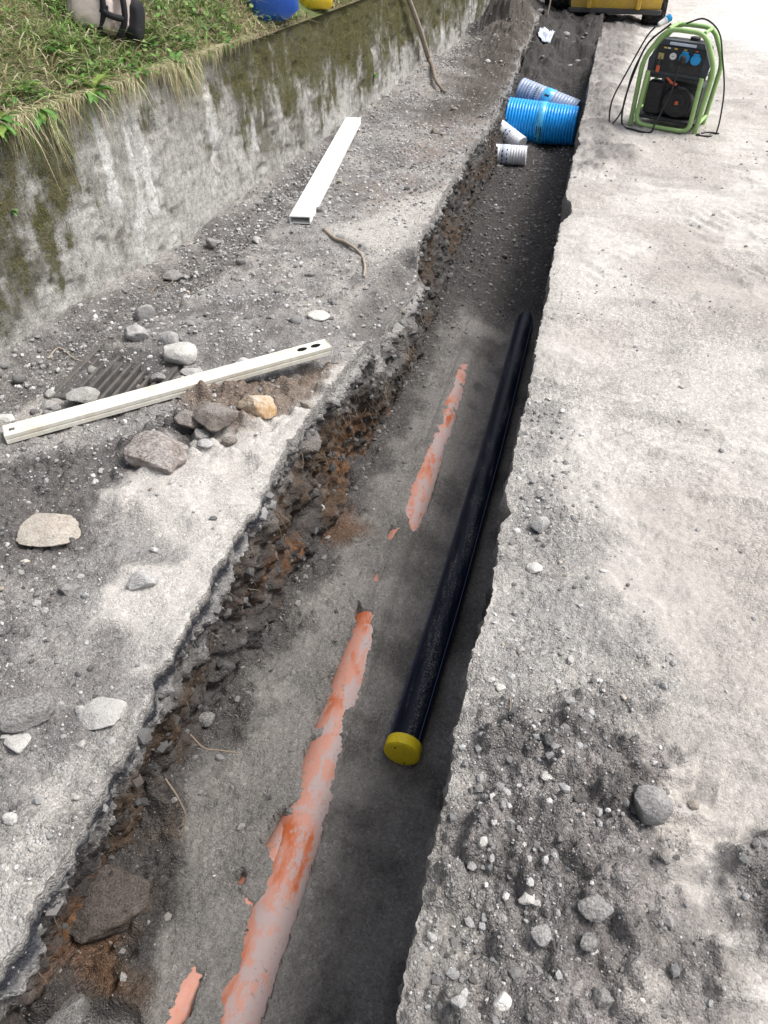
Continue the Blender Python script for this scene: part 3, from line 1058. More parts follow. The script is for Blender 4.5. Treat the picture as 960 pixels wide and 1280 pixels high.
bl = []
n = 34000
y = 1.6 + 10 * RNG.random(n) ** 1.25
dd = RNG.gamma(1.5, .42, n)
x = wall_x(y) - .03 - dd
keep = (fbm(x, y, f=2.4, o=3, seed=340) > -.32) & (dd < 3.2)
x, y, dd = x[keep], y[keep], dd[keep]
n = len(x)
dryp = np.clip(.22 + .6 * np.exp(-dd / .15) + .25 * fbm(x, y, f=1.5, o=2, seed=342), 0, 1)
far_ = sstep(6.2, 8.0, y) * (1 - sstep(.15, .5, dd))
cols = gcol(n, dryp)
L = RNG.uniform(.05, .22, n) * (1 - .55 * far_)
bl.append(blades(np.stack([x, y, hill_z(x, y) - .01], 1), RNG.uniform(0, 6.28, n), L, RNG.uniform(.002, .0055, n), RNG.uniform(.1, .7, n), RNG.uniform(.1, .6, n), RNG.uniform(.5, 1.1, n), cols))
# dry blades hanging over the wall's edge
n = 3000
y = np.concatenate([RNG.normal(4.25, .38, n // 2), RNG.uniform(2.0, 5.2, n // 4), RNG.normal(2.9, .3, n - n // 2 - n // 4)])
x = wall_x(y) - .06 - RNG.random(n) * .12
L = RNG.uniform(.04, .30, n) * (.35 + .9 * sstep(-.35, .35, fbm(y, 2.2, f=3.5, o=3, seed=348)))
cols = gcol(n, np.full(n, .74))
V_, F_, C_ = blades(np.stack([x, y, np.full(n, WALL_H + .0)], 1), RNG.normal(-.1, .55, n), L, RNG.uniform(.0012, .0032, n), RNG.uniform(.35, .8, n), RNG.uniform(-.35, .1, n), RNG.uniform(.2, .5, n), cols)
V_ = V_.reshape(-1, 7, 3)
ts7 = np.array([0, 0, .3, .3, .62, .62, 1.0])
V_[:, :, 2] -= (L * RNG.uniform(.5, 1.15, n))[:, None] * ts7[None, :] ** 1.7
wx = wall_x(V_[:, :, 1])
V_[:, :, 0] = np.where(V_[:, :, 2] < WALL_H, np.maximum(V_[:, :, 0], wx - .02 + .02 * RNG.random((n, 1))), V_[:, :, 0])
bl.append((V_.reshape(-1, 3), F_, C_))


def join_np(parts):
    V, Q, T3, Cc, b = [], [], [], [], 0
    for v, f, c_ in parts:
        V.append(v); Cc.append(c_)
        for a in f:
            (Q if a.shape[1] == 4 else T3).append(a + b)
        b += len(v)
    fs = []
    if Q: fs.append(np.concatenate(Q))
    if T3: fs.append(np.concatenate(T3))
    return np.concatenate(V), fs, np.concatenate(Cc)


n = 11000
y = 1.6 + 8 * RNG.random(n) ** 1.2
dd = RNG.gamma(1.4, .4, n)
x = wall_x(y) - .05 - dd
keep = fbm(x, y, f=3.2, o=3, seed=351) > -.12
x, y = x[keep], y[keep]
n = len(x)
cols = np.array([[.13, .27, .06], [.19, .34, .10], [.10, .21, .05], [.27, .33, .12]])[RNG.integers(0, 4, n)] * RNG.uniform(.75, 1.2, (n, 1))
bl.append(blades(np.stack([x, y, hill_z(x, y) + RNG.uniform(.0, .06, n)], 1), RNG.uniform(0, 6.28, n), RNG.uniform(.03, .075, n), RNG.uniform(.007, .016, n), RNG.uniform(.5, 1.0, n), RNG.uniform(0, .4, n), RNG.uniform(.3, .9, n), cols))
n = 4200
y = RNG.uniform(4.4, 13, n)
cl = fbm(y, 6.6, f=2.2, o=4, seed=355)
x = wall_x(y) - .07 - .28 * RNG.random(n) ** 1.6
keep = cl > -.15
x, y, cl = x[keep], y[keep], cl[keep]
n = len(x)
cols = gcol(n, np.full(n, .55)) * np.array([.8, .75, .7])
bl.append(blades(np.stack([x, y, np.full(n, WALL_H - .01)], 1), RNG.normal(0, 1.6, n), RNG.uniform(.02, .10, n) * (.6 + 1.2 * np.clip(cl, 0, 1)), RNG.uniform(.0025, .006, n), RNG.uniform(.3, .9, n), RNG.uniform(.0, .5, n), RNG.uniform(.2, .9, n), cols))
V_, F_, C_ = join_np(bl)
me = mesh_np('grass', V_, F_)
set_col(me, C_)
tag(link('grass', me, M['grass']), 'green and straw-dry grass covering the bank above the wall', 'grass', None, 'stuff')

# moss as small tufts where the wall is mossy
fm = moss * (z0 > .12)
pr = np.clip(fm - .45, 0, 1) ** 1.2 * (yy > 1.8) * (yy < 13)
wgt = (pr * np.gradient(wy)[:, None]).ravel()
pick = RNG.choice(wgt.size, 15000, p=wgt / wgt.sum())
base = front.reshape(-1, 3)[pick] + RNG.normal(0, .004, (15000, 3)) * np.array([.3, 1, 1])
k = 15000
az = RNG.normal(0, .8, k)
cm = np.array([[.10, .10, .03], [.15, .145, .05], [.07, .08, .022]])[RNG.integers(0, 3, k)] * RNG.uniform(.7, 1.3, (k, 1))
Vm, Fm, Cm = blades(base, az, RNG.uniform(.006, .018, k), RNG.uniform(.002, .0045, k), RNG.uniform(.3, .7, k), RNG.uniform(0, .3, k), RNG.uniform(-1.0, .5, k), cm)
me = mesh_np('moss', Vm, Fm)
set_col(me, Cm)
tag(link('moss', me, M['moss'], wallo), kind='stuff')


# broad-leaved weeds
def leaf_mesh(seed, L, W, col, lobes=0):
    rg = np.random.default_rng(seed)
    n = 9
    V, C_ = [], []
    for i in range(n + 1):
        t = i / n
        w_ = W * math.sin(math.pi * min(1, t * .92 + .05)) ** .8 * (1 + (.35 * math.sin(t * 19) if lobes else .05 * math.sin(t * 23)))
        z_ = L * (.35 * t - .55 * t * t)
        for s in (-1, 0, 1):
            V.append((s * w_, L * t * .9, z_ + (abs(s) * .25 * w_) - (0 if s else .004)))
            C_.append(np.array(col) * (.95 if s else 1.2) * rg.uniform(.85, 1.1))
    me_ = mesh_np('leaf', np.array(V), grid_faces(n + 1, 3))
    set_col(me_, np.array(C_))
    me_.materials.append(M['grass'])
    return me_


LEAVES = [leaf_mesh(i, 1.0, (.16, .13, .2)[i % 3], ((.10, .23, .05), (.13, .27, .07), (.19, .28, .06))[i % 3], i % 2) for i in range(6)]


def weed(loc, size, nl, label, tilt=0.0, dirz=None):
    r_ = empty('weed', loc)
    tag(r_, label, 'plant', 'weeds on the bank and wall')
    st = MB()
    st.tube([(0, 0, -.03 * size / .1), (0, 0, size * .12)], [.006 * size / .1, .003 * size / .1], 6)
    st.build('stem', M['stem'], r_)
    for k in range(nl):
        o = link('leaf', random.choice(LEAVES), None, r_)
        a = 2 * math.pi * k / nl + random.uniform(-.4, .4) if dirz is None else dirz + random.uniform(-1.1, 1.1)
        s = size * random.uniform(.6, 1.15)
        o.scale = (s, s, s)
        o.rotation_euler = (random.uniform(.1, .8) - tilt, random.uniform(-.3, .3), a)
        o.location = (0, 0, size * .1)
    return r_


M['stem'] = m_plain('stem', (.12, .17, .05), .7, .2)
for px, py, sz, nl, lab, dz in (
        (18, 225, .15, 9, 'large broad-leaved weed drooping over the overgrown end of the wall', -1.6),
        (8, 165, .12, 8, 'leafy weed with rounded leaves in the grass above the overgrown wall end', None),
        (82, 248, .12, 7, 'small toothed-leaf weed hanging down the wall over dark moss', -1.6),
        (150, 262, .12, 6, 'weed with long pointed leaves hanging over the wall edge', -1.6),
        (196, 172, .11, 8, 'low weed rosette on the bank beside the hanging dry grass', None),
        (236, 158, .10, 7, 'pale green weed on the bank below the beige backpack', None),
        (125, 120, .14, 5, 'weed with one tall upright leaf on the bank', None),
        (75, 75, .12, 8, 'bushy weed beside the beige backpack', None),
        (290, 75, .09, 7, 'weed in the grass between the backpack and the blue canister', None),
        (30, 120, .12, 8, 'spreading weed among the tall grass of the bank', None)):
    p = hit_hill(px, py)
    if p[0] > wall_x(p[1]) - .02: p[0] = wall_x(p[1]) - .03
    p = np.array((p[0], p[1], float(hill_z(p[0], p[1]))))
    weed(p, sz, nl, lab, .5 if dz is not None else 0, dz)
def hit_wall(px, py):
    d = (px - 480) * _rt - (py - 640) * _up + F_PX * _fw
    d = d / np.linalg.norm(d)
    for t in np.arange(1.5, 20, .005):
        p = _C + d * t
        if p[0] < wall_x(p[1]) - .045 * p[2] / WALL_H:
            return p
p = hit_wall(466, 96); weed(p, .075, 6, 'small fresh green weed sprouting from the face of the wall', .3, -1.5)
p = hit_wall(14, 266); weed(p, .05, 4, 'tiny seedling growing on the bare face of the wall', .3, -1.5)


# ------------------------------------------------------------------ pebbles: tens of thousands, one part per bank
def ico(sub):
    t = (1 + 5 ** .5) / 2
    v = [(-1, t, 0), (1, t, 0), (-1, -t, 0), (1, -t, 0), (0, -1, t), (0, 1, t), (0, -1, -t), (0, 1, -t), (t, 0, -1), (t, 0, 1), (-t, 0, -1), (-t, 0, 1)]
    f = [(0, 11, 5), (0, 5, 1), (0, 1, 7), (0, 7, 10), (0, 10, 11), (1, 5, 9), (5, 11, 4), (11, 10, 2), (10, 7, 6), (7, 1, 8), (3, 9, 4), (3, 4, 2), (3, 2, 6), (3, 6, 8), (3, 8, 9), (4, 9, 5), (2, 4, 11), (6, 2, 10), (8, 6, 7), (9, 8, 1)]
    v = [np.array(p) / np.linalg.norm(p) for p in v]
    for _ in range(sub):
        cache, nf = {}, []
        def mid(a, b):
            k = (min(a, b), max(a, b))
            if k not in cache:
                m = v[a] + v[b]
                v.append(m / np.linalg.norm(m)); cache[k] = len(v) - 1
            return cache[k]
        for a, b, c_ in f:
            ab, bc, ca = mid(a, b), mid(b, c_), mid(c_, a)
            nf += [(a, ab, ca), (b, bc, ab), (c_, ca, bc), (ab, bc, ca)]
        f = nf
    return np.array(v), np.array(f)


I0, I1, I3, I4 = ico(0), ico(1), ico(3), ico(4)


def pebbles(P, S, cols, sub=0):
    V0, F0 = (I0, I1)[sub]
    n, m = len(P), len(V0)
    V = V0[None] * RNG.uniform(.72, 1.22, (n, m, 1))
    sc = np.stack([RNG.uniform(.8, 1.3, n), RNG.uniform(.7, 1.1, n), RNG.uniform(.45, .85, n)], 1)
    V = V * sc[:, None, :] * (S / 2)[:, None, None]
    a, b = RNG.uniform(0, 6.28, n), RNG.normal(0, .45, n)
    ca, sa, cb, sb = np.cos(a), np.sin(a), np.cos(b), np.sin(b)
    x_, y_, z_ = V[..., 0], V[..., 1], V[..., 2]
    y2, z2 = y_ * cb[:, None] - z_ * sb[:, None], y_ * sb[:, None] + z_ * cb[:, None]
    x3, y3 = x_ * ca[:, None] - y2 * sa[:, None], x_ * sa[:, None] + y2 * ca[:, None]
    V = np.stack([x3, y3, z2], -1) + P[:, None, :]
    Fs = F0[None] + (np.arange(n) * m)[:, None, None]
    return V.reshape(-1, 3), [Fs.reshape(-1, 3)], np.repeat(cols, m, 0)


def pcol(n, lo=.12, hi=.5, warm=.03):
    v = lo + (hi - lo) * RNG.beta(1.6, 2.2, n)
    t = RNG.random(n)
    c_ = np.stack([v * (1 + .02 * t), v * (1 - .02 * t), v * (1 - .07 * t)], 1)
    wm = RNG.random(n) < warm
    c_[wm] *= np.array([1.06, .95, .84])
    wh = RNG.random(n) < .01
    c_[wh] = RNG.uniform(.5, .66, (wh.sum(), 1)) * np.array([1, .985, .95])
    return c_


def ydist(n, y0=.15, y1=13.0):
    return 1.6 * np.sinh(RNG.uniform(math.asinh(y0 / 1.6), math.asinh(y1 / 1.6), n))


def psize(n, y, mn=1.6, mx=.026, pw=2.1):
    ppm = F_PX / np.sqrt(y * y + 2.6)
    s = mn * (1 - RNG.random(n)) ** (-1 / pw) / ppm
    return np.clip(s, .003, mx)


parts = []
n = 42000
y = ydist(n)
x = wall_x(y) + .02 + (XL(y) - wall_x(y) - .02) * RNG.random(n)
lt = region(P_LIGHT, x, y, .05, .09); gt = region(P_GUT, x, y, .06, .08, seed=91); dl = region(P_DUSTL, x, y, .12, .15, seed=71)
cl = fbm(x, y, f=5, o=3, seed=401)
keep = RNG.random(n) < np.clip(.48 + .5 * cl + .5 * gt - .45 * lt - .35 * dl - .6 * region(P_FAR, x, y, .35, .3, seed=81, wf=3), .04, 1)
x, y = x[keep], y[keep]
S = psize(len(x), y)
z = left_bank(x, y)[0]
parts.append(pebbles(np.stack([x, y, z + S * .08], 1), S, pcol(len(x), .13, .56)))
V_, F_, C_ = join_np(parts)
me = mesh_np('gravel', V_, F_, False); set_col(me, C_)
tag(link('gravel', me, M['pebbles']), 'loose grey gravel strewn over the verge beside the wall', 'gravel', None, 'stuff')

n = 42000
y = ydist(n, .1, 9)
x = XR(y) + .01 + (.62 + .16 * y) * RNG.random(n)
s1 = np.clip(region(P_RSOIL, x, y, .05, .07, seed=101) + region(P_RSOIL2, x, y, .05, .06, seed=102), 0, 1)
gy_ = region(P_RGREY, x, y, .10, .12, seed=103)
cl = fbm(x, y, f=4, o=3, seed=405)
keep = RNG.random(n) < np.clip(.015 + .06 * cl + .85 * s1 * (.75 + .8 * cl) + .45 * gy_ * (.6 + cl), .004, 1)
x, y = x[keep], y[keep]
s1 = s1[keep]
S = psize(len(x), y, 1.6, .024)
z = right_bank(x, y)[0]
cR = pcol(len(x), .16, .56)
cR = np.where((s1 > .5)[:, None] & (RNG.random(len(x)) < .55)[:, None], cR * .55, cR)
me_ = pebbles(np.stack([x, y, z + S * .08], 1), S, cR)
me = mesh_np('gravel', me_[0], me_[1], False); set_col(me, me_[2])
tag(link('gravel', me, M['pebbles']), 'loose gravel and crumbs of soil on the dusty ground', 'gravel', None, 'stuff')

n = 13000
y = ydist(n, .3, 10)
x = foot_x(y) + .0 + (XR(y) - foot_x(y) - .02) * RNG.random(n)
fr = sstep(4.9, 5.2, y)
keep = RNG.random(n) < np.where(fr > .5, .65, np.clip(.9 - (x - foot_x(y)) / .16, np.where(x < OP_X, .3, .06), 1))
for X0, RR, yb in ((OP_X, OP_R, 4.6), (BPX(y), BP_R, 5.3), (BRX(y), BR_R, 1.35)):
    keep &= ~((np.abs(x - X0) < RR + .01) & (y < yb))
x, y = x[keep], y[keep]
S = psize(len(x), y, 1.6, .03)
me_ = pebbles(np.stack([x, y, floor_z(x, y) + S * .05], 1), S, np.where((RNG.random(len(x)) < .7)[:, None] & (y < 5)[:, None], WET * RNG.uniform(.7, 1.25, (len(x), 1)), pcol(len(x), .07, .27, .1)))
sx, sy_, sz = SIDE
k = 4200
ri = RNG.integers(24, NR - 40, k); ci = RNG.integers(8, NW - 4, k)
P = np.stack([sx[ri, ci], sy_[ri, ci], sz[ri, ci]], 1)
S2 = np.clip(psize(k, P[:, 1], 2.2, .05, 1.7), .006, .05)
cs = pcol(k, .08, .30, .1) * np.where(ci < 30, .9, .5)[:, None]
me2 = pebbles(P, S2, cs)
V_, F_, C_ = join_np([me_, me2])
me = mesh_np('gravel', V_, F_, False); set_col(me, C_)
tag(link('gravel', me, M['pebbles']), 'stones and gravel bedded in the trench side and its foot', 'gravel', None, 'stuff')


# ------------------------------------------------------------------ single stones
def stone_mesh(seed, dims, basis=I3, cuts=7, rough=.05, block=0.0):
    rg = np.random.default_rng(seed)
    V, Fc = basis
    V = V.copy()
    if block:
        V = np.sign(V) * np.abs(V) ** (1 - block)
        V = V / np.abs(V).max(0)
    for _ in range(cuts):
        nrm = rg.normal(size=3); nrm /= np.linalg.norm(nrm)
        d_ = rg.uniform(.50, .86)
        over = V @ nrm - d_
        V = V - np.where(over > 0, over * .85, 0)[:, None] * nrm
    o = rg.uniform(0, 50, 3)
    nn = fbm(V[:, 0] + o[0], V[:, 1] + o[1], V[:, 2] + o[2], f=1.6, o=4, seed=seed)
    n5 = fbm(V[:, 0] + o[0], V[:, 1] + o[1], V[:, 2] + o[2], f=6, o=3, seed=seed + 3)
    rough = min(rough, .065)
    V = V * (1 + rough * (2.4 * nn + .6 * n5))[:, None]
    V = V / (V.max(0) - V.min(0))
    V = V * np.array(dims)
    V[:, 2] -= V[:, 2].min()
    me_ = mesh_np('stone', V, Fc)
    me_.set_sharp_from_angle(angle=R(70))
    return me_


def place_stone(px, py, wpx, hpx, mat, label, rot=None, sink=.28, name='stone', cat='stone', flat=.6, seed=None, block=0.0, rough=.05, group=None, zoff=0.0, deep=False):
    z = -.74 if deep else 0.0
    for _ in range(1 if deep else 3):
        p = G(px, py + hpx * .25, z)
        z = float(ground_z(p[0], p[1])[0])
    ppm = PPM(p)
    W = wpx / ppm * .93
    D = W * .85
    H = max(.3 * W, min(hpx / ppm, W * 1.1) * flat)
    me_ = stone_mesh(seed or int(px * 7 + py), (W, D, H), I4 if wpx > 30 else I3, 11, rough, block)
    o = link(name, me_, M[mat])
    # rest it on the ground under its middle
    q = ground_z([p[0] + a * W * .25 for a in (-1, 0, 1) for b in (-1, 0, 1)], [p[1] + b * D * .25 for a in (-1, 0, 1) for b in (-1, 0, 1)])
    if deep: q = floor_z(np.array([p[0]]), np.array([p[1]]), False)
    o.location = (p[0], p[1], float(np.mean(q)) - sink * H + zoff)
    o.rotation_euler = (random.uniform(-.12, .12), random.uniform(-.12, .12), rot if rot is not None else PSI + random.uniform(-.5, .5))
    return tag(o, label, cat, group)


HERO = [
    (182, 390, 28, 32, 'stone_grey', 'grey upright cobble near the wall foot above the drain grate', {'flat': .9}),
    (169, 417, 33, 32, 'stone_grey', 'rounded grey cobble lying against the upright cobble above the drain grate', {'flat': .8}),
    (211, 418, 24, 40, 'stone_grey', 'narrow grey block standing behind the white rock at the drain grate', {'flat': .95, 'block': .5}),
    (226, 441, 50, 36, 'stone_white', 'white angular rock at the corner of the drain grate', {'flat': .8}),
    (304, 451, 29, 18, 'stone_white', 'pale rounded flat stone between the white rock and the cream straightedge', {}),
    (320, 509, 52, 36, 'stone_amber', 'amber brick-shaped stone with a pale top beside the cream straightedge', {'flat': .75, 'block': .55, 'rot': .45, 'sink': .1}),
    (195, 562, 86, 46, 'slab_brown', 'dark brown slab of earth with a pale dusty top below the cream straightedge', {'flat': .6, 'block': .25, 'rot': .0, 'sink': .25, 'rough': .1}),
    (106, 499, 40, 30, 'stone_white', 'pale rounded cobble lying on the bars of the drain grate', {'flat': .75, 'zoff': .03}),
    (64, 505, 22, 20, 'stone_grey', 'small grey cobble at the buried end of the drain grate', {}),
    (62, 650, 80, 50, 'stone_tan', 'large flat tan stone bedded in dark soil on the verge', {'flat': .45, 'rot': .5, 'sink': .3, 'rough': .05}),
    (179, 716, 40, 40, 'stone_grey', 'grey stone half buried in the pale sand patch of the verge', {'flat': .7, 'sink': .45}),
    (88, 733, 30, 24, 'stone_dark', 'small dark stone between the tan flat stone and the pale sand patch', {}),
    (30, 872, 78, 80, 'stone_dark', 'large round dark flat stone sunk in the verge near the trench edge', {'flat': .35, 'sink': .38, 'rough': .08}),
    (272, 528, 62, 34, 'clod_brown', 'big crumbly brown clod of earth below the middle of the cream straightedge', {'flat': .8, 'rough': .11}),
    (232, 520, 42, 28, 'clod_brown', 'brown clod of earth between the earth slab and the cream straightedge', {'flat': .8, 'rough': .11}),
    (252, 541, 28, 20, 'stone_dark', 'dark rounded stone lying against the big brown clod', {'flat': .85}),
    (286, 548, 22, 18, 'clod_brown', 'small brown clod beside the amber stone', {'rough': .1}),
    (257, 555, 22, 14, 'stone_grey', 'flat grey stone beside the dark brown earth slab', {}),
    (217, 344, 30, 22, 'stone_dark', 'dark stone in the gutter at the foot of the wall', {}),
    (267, 300, 20, 24, 'stone_dark', 'black lump at the wall foot next to the end of the white duct', {}),
    (240, 463, 30, 18, 'stone_grey', 'grey stone lying under the white rock at the grate', {}),
    (200, 475, 20, 18, 'stone_grey', 'grey pebble on the drain grate bars beside the straightedge', {'zoff': .03}),
    (222, 482, 20, 14, 'stone_grey', 'grey pebble touching the middle of the straightedge', {}),
    (249, 475, 20, 14, 'stone_tan', 'orange-tan pebble touching the straightedge below the white rock', {}),
    (398, 393, 30, 14, 'stone_white', 'thin pale flat stone on the gravel near the crumbled trench edge', {'flat': .4}),
    (384, 503, 18, 14, 'stone_tan', 'tan pebble on brown soil near the trench edge by the straightedge end', {}),
    (130, 892, 62, 14, 'stone_white', 'broken pale piece of paving crust lying on the trench edge', {'flat': .7, 'rot': -.1}),
    (24, 925, 36, 20, 'stone_white', 'white chipped stone below the large round dark stone', {}),
    (14, 1016, 20, 26, 'stone_white', 'white angular pebble near the dark paving edge of the trench', {}),
    (8, 408, 30, 14, 'stone_white', 'pale flat stone in the dirt against the wall', {}),
    (6, 522, 24, 20, 'stone_white', 'pale stone beside the near end of the straightedge', {}),
    (674, 656, 29, 28, 'stone_grey', 'rounded grey stone alone on the pale dust by the trench edge', {'flat': .85, 'sink': .15}),
    (805, 1003, 54, 54, 'stone_grey', 'triangular grey stone standing on the dark soil ridge', {'flat': .9, 'sink': .12}),
    (604, 1050, 16, 24, 'stone_white', 'upright pale pebble at the trench edge in dark soil', {'flat': .9}),
    (627, 1246, 26, 28, 'stone_white', 'pale rounded pebble in grey gravel beside the trench', {}),
    (742, 1130, 48, 30, 'stone_dark', 'flat dark slab in the hollow of the soil ridge', {'flat': .5}),
    (735, 1174, 30, 28, 'stone_dark', 'dark angular stone below the flat dark slab in the soil ridge', {'flat': .8}),
    (740, 1187, 16, 12, 'stone_white', 'small white pebble touching the dark angular stone', {}),
    (658, 1125, 22, 18, 'stone_white', 'white pebble beside its white neighbour on the soil ridge', {}),
    (672, 1124, 14, 14, 'stone_white', 'smaller white pebble of the white pair on the soil ridge', {}),
    (680, 1165, 32, 20, 'stone_grey', 'grey flat pebble on the soil ridge below the white pair', {}),
    (752, 1240, 34, 40, 'stone_dark', 'dark lump at the lower end of the soil ridge', {'flat': .7}),
    (683, 969, 20, 12, 'stone_white', 'pale oval pebble on dark soil behind the triangular stone', {}),
    (625, 857, 14, 12, 'stone_white', 'small white pebble on grey dust between trench and soil ridge', {}),
    (668, 708, 22, 14, 'stone_white', 'cluster-top white chip on dust below the lone grey stone', {}),
    (574, 1246, 24, 30, 'stone_grey', 'grey pebble close to the trench edge in pale gravel', {}),
    (573, 1290, 34, 40, 'stone_dark', 'dark cobble at the trench edge among pale gravel', {}),
    (609, 84, 9, 8, 'stone_white', 'white stone on the far verge before the spoil heap', {}),
    (885, 92, 9, 10, 'stone_dark', 'dark lump on the dust beyond the generator', {}),
    (150, 1118, 112, 90, 'clod_dark', 'broad dark brown block of earth slumped below the undercut trench side', {'flat': .3, 'rough': .06, 'sink': .3, 'deep': True}),
    (98, 1262, 60, 60, 'stone_dark', 'dark boulder at the foot of the undercut trench side near the earth block', {'flat': .5, 'deep': True}),
    (310, 795, 34, 44, 'stone_tan', 'brown stone lodged at the foot of the trench side', {'sink': .3, 'deep': True}),
    (258, 905, 30, 24, 'stone_dark', 'dark stone lying at the foot of the undercut trench side', {'deep': True}),
]
for px, py, wp, hp, mt, lab, kw in HERO:
    nm = 'clod' if 'clod' in mt or 'slab_brown' == mt else 'stone'
    place_stone(px, py, wp, hp, mt, lab, name=nm, cat='clod of earth' if nm == 'clod' else 'stone', **kw)

# loose medium stones that only their place tells apart
PROTO = {m_: [stone_mesh(900 + 10 * i + j, (1, random.uniform(.7, 1), random.uniform(.5, .75)), I1 if j > 2 else ico(2), 8, .06) for j in range(5)] for i, m_ in enumerate(('stone_grey', 'stone_dark', 'stone_white', 'stone_tan'))}
for m_, ms in PROTO.items():
    for q in ms: q.materials.append(M[m_])


def scatter(n, poly, z, smin, smax, mats, label, group, sink=.3):
    P_ = [G(a, b, z) for a, b in poly]
    xs = [p[0] for p in P_]; ys = [p[1] for p in P_]
    cand = []
    while len(cand) < n:
        a, b = random.uniform(min(xs), max(xs)), random.uniform(min(ys), max(ys))
        ok = random.random() < min(1, 2.2 / (b * b + 1.6) + .05)
        if ok and float(sdf(P_, np.array([a]), np.array([b]))[0]) < 0:
            cand.append((a, b))
    zz_ = ground_z([c_[0] for c_ in cand], [c_[1] for c_ in cand])
    for (a, b), zg in zip(cand, zz_):
        mt = random.choice(mats)
        o = link('stone', random.choice(PROTO[mt]))
        s = smin + (smax - smin) * random.random() ** 2.2
        s *= min(1.5, math.hypot(b, 1.6) / 2.6)
        o.scale = (s, s, s * random.uniform(.8, 1.1))
        o.location = (a, b, float(zg) - sink * s * .6)
        o.rotation_euler = (random.uniform(-.25, .25), random.uniform(-.25, .25), random.uniform(0, 6.28))
        ad = {'stone_grey': 'mid-grey', 'stone_dark': 'dark', 'stone_white': 'pale', 'stone_tan': 'tan'}[mt]
        tag(o, label.replace('loose', 'loose ' + ad), 'stone', group + ', ' + ad)


scatter(60, [(0, 460), (180, 350), (300, 275), (420, 330), (440, 420), (250, 500), (60, 560), (0, 560)], 0, .018, .05, ['stone_grey', 'stone_grey', 'stone_dark', 'stone_white'], 'loose stone in the gravel around the drain grate', 'loose stones round the drain grate')
scatter(50, [(0, 720), (90, 700), (160, 820), (60, 960), (0, 1080)], 0, .012, .03, ['stone_grey', 'stone_dark', 'stone_grey', 'stone_dark', 'stone_white'], 'loose pebble in the dirt around the large round sunken stone', 'loose pebbles round the sunken stone')
scatter(26, [(300, 255), (420, 160), (540, 90), (600, 130), (520, 240), (420, 300)], 0, .02, .05, ['stone_grey', 'stone_dark', 'stone_tan'], 'loose stone on the verge beside the white duct', 'loose stones by the white duct')
scatter(60, [(580, 980), (610, 900), (790, 920), (830, 1000), (850, 1100), (850, 1330), (530, 1330)], 0, .010, .028, ['stone_grey', 'stone_dark', 'stone_dark', 'stone_dark', 'stone_grey'], 'loose pebble in the dark soil ridge beside the trench', 'loose pebbles in the soil ridge')
scatter(22, [(600, 860), (650, 600), (760, 620), (860, 860), (700, 890)], 0, .008, .02, ['stone_grey', 'stone_white'], 'loose pebble on the pale dust between the trench and the wheel marks', 'loose pebbles on the dust')
scatter(22, [(560, 380), (600, 220), (690, 215), (660, 380)], -.7, .02, .045, ['stone_dark', 'stone_grey'], 'loose stone on the dark soil of the trench bottom', 'loose stones on the trench bottom')
scatter(14, [(660, 110), (670, 60), (735, 60), (725, 115)], -.3, .03, .08, ['stone_dark', 'stone_grey'], 'loose lump on the soil filling the far end of the trench', 'loose lumps on the soil fill')

# ------------------------------------------------------------------ pipes
def m_orange():
    s = NT('orange_pipe')
    p = s.obj()
    sp = s.mapping(p, (1.0, .35, 1.0))
    n = s.noise(sp, 14, 5, .62)
    n2 = s.noise(p, 70, 5, .75)
    n3 = s.noise(s.mapping(p, (1, .5, 1)), 26, 5, .7)
    lo0 = s.noise(s.mapping(p, (.3, 1, .3)), 3.1, 3, .5)
    c = s.mix(s.ramp(s.math('ADD', n, s.math('MULTIPLY', s.math('ADD', lo0, -.5), .8)), [(.36, 0.), (.50, 1.)]), (.40, .10, .032), (.45, .22, .165))
    sx_ = s.new('ShaderNodeSeparateXYZ'); s.L(p, sx_.inputs[0])
    lo = s.noise(s.mapping(p, (.3, 1, .3)), 2.6, 3, .5)
    gm_ = s.math('ADD', s.math('ADD', n3, s.math('MULTIPLY', sx_.outputs[0], 2.0)), s.math('MULTIPLY', s.math('ADD', lo, -.5), .45))
    c = s.mix(s.ramp(gm_, [(.50, 0.), (.60, .85)]), c, (.36, .305, .30))
    c = s.mix(s.ramp(s.math('ADD', n2, s.math('MULTIPLY', s.math('ADD', n, -.5), .5)), [(.61, 0.), (.68, .85)]), c, (.19, .18, .165))
    return s.fin(c, s.ramp(n3, [(.4, .5), (.6, .85)]), s.bump(n2, .3, .002), .3)


def m_black():
    s = NT('black_pipe')
    p = s.obj()
    n = s.noise(s.mapping(p, (1.0, .12, 1.0)), 18, 6, .75)
    n2 = s.noise(p, 120, 4, .8)
    sep = s.new('ShaderNodeSeparateXYZ')
    g = s.new('ShaderNodeNewGeometry')
    s.L(g.outputs['Normal'], sep.inputs[0])
    topm = s.ramp(sep.outputs[2], [(.55, 0.), (.95, 1.)])       # dust lies on the pipe's back
    d = s.math('MULTIPLY', s.ramp(n, [(.50, 0.), (.66, 1.)]), s.ramp(n2, [(.46, 0.), (.62, 1.)]))
    d = s.math('MULTIPLY', d, topm)
    c = s.mix(s.ramp(n, [(.3, 0.), (.7, 1.)]), (.003, .0045, .011), (.006, .010, .024))
    c = s.mix(s.math('MULTIPLY', d, .8), c, (.24, .235, .22))
    r_ = s.mix(d, .42, .9)
    return s.fin(c, r_, s.bump(n2, .12, .001), .18)


M['orange'] = m_orange()
M['black_pipe'] = m_black()
M['yellow_cap'] = m_plain('yellow_cap', (.78, .60, .015), .5, .4, 0, .25, (.33, .27, .08), 30)
M['black'] = m_plain('black_plastic', (.018, .018, .02), .55, .4, 0, .25, (.15, .14, .13))
M['dark'] = m_plain('dark_hole', (.01, .01, .01), .9, .1)
M['blue_stripe'] = m_plain('blue_stripe', (.012, .03, .11), .45, .4)

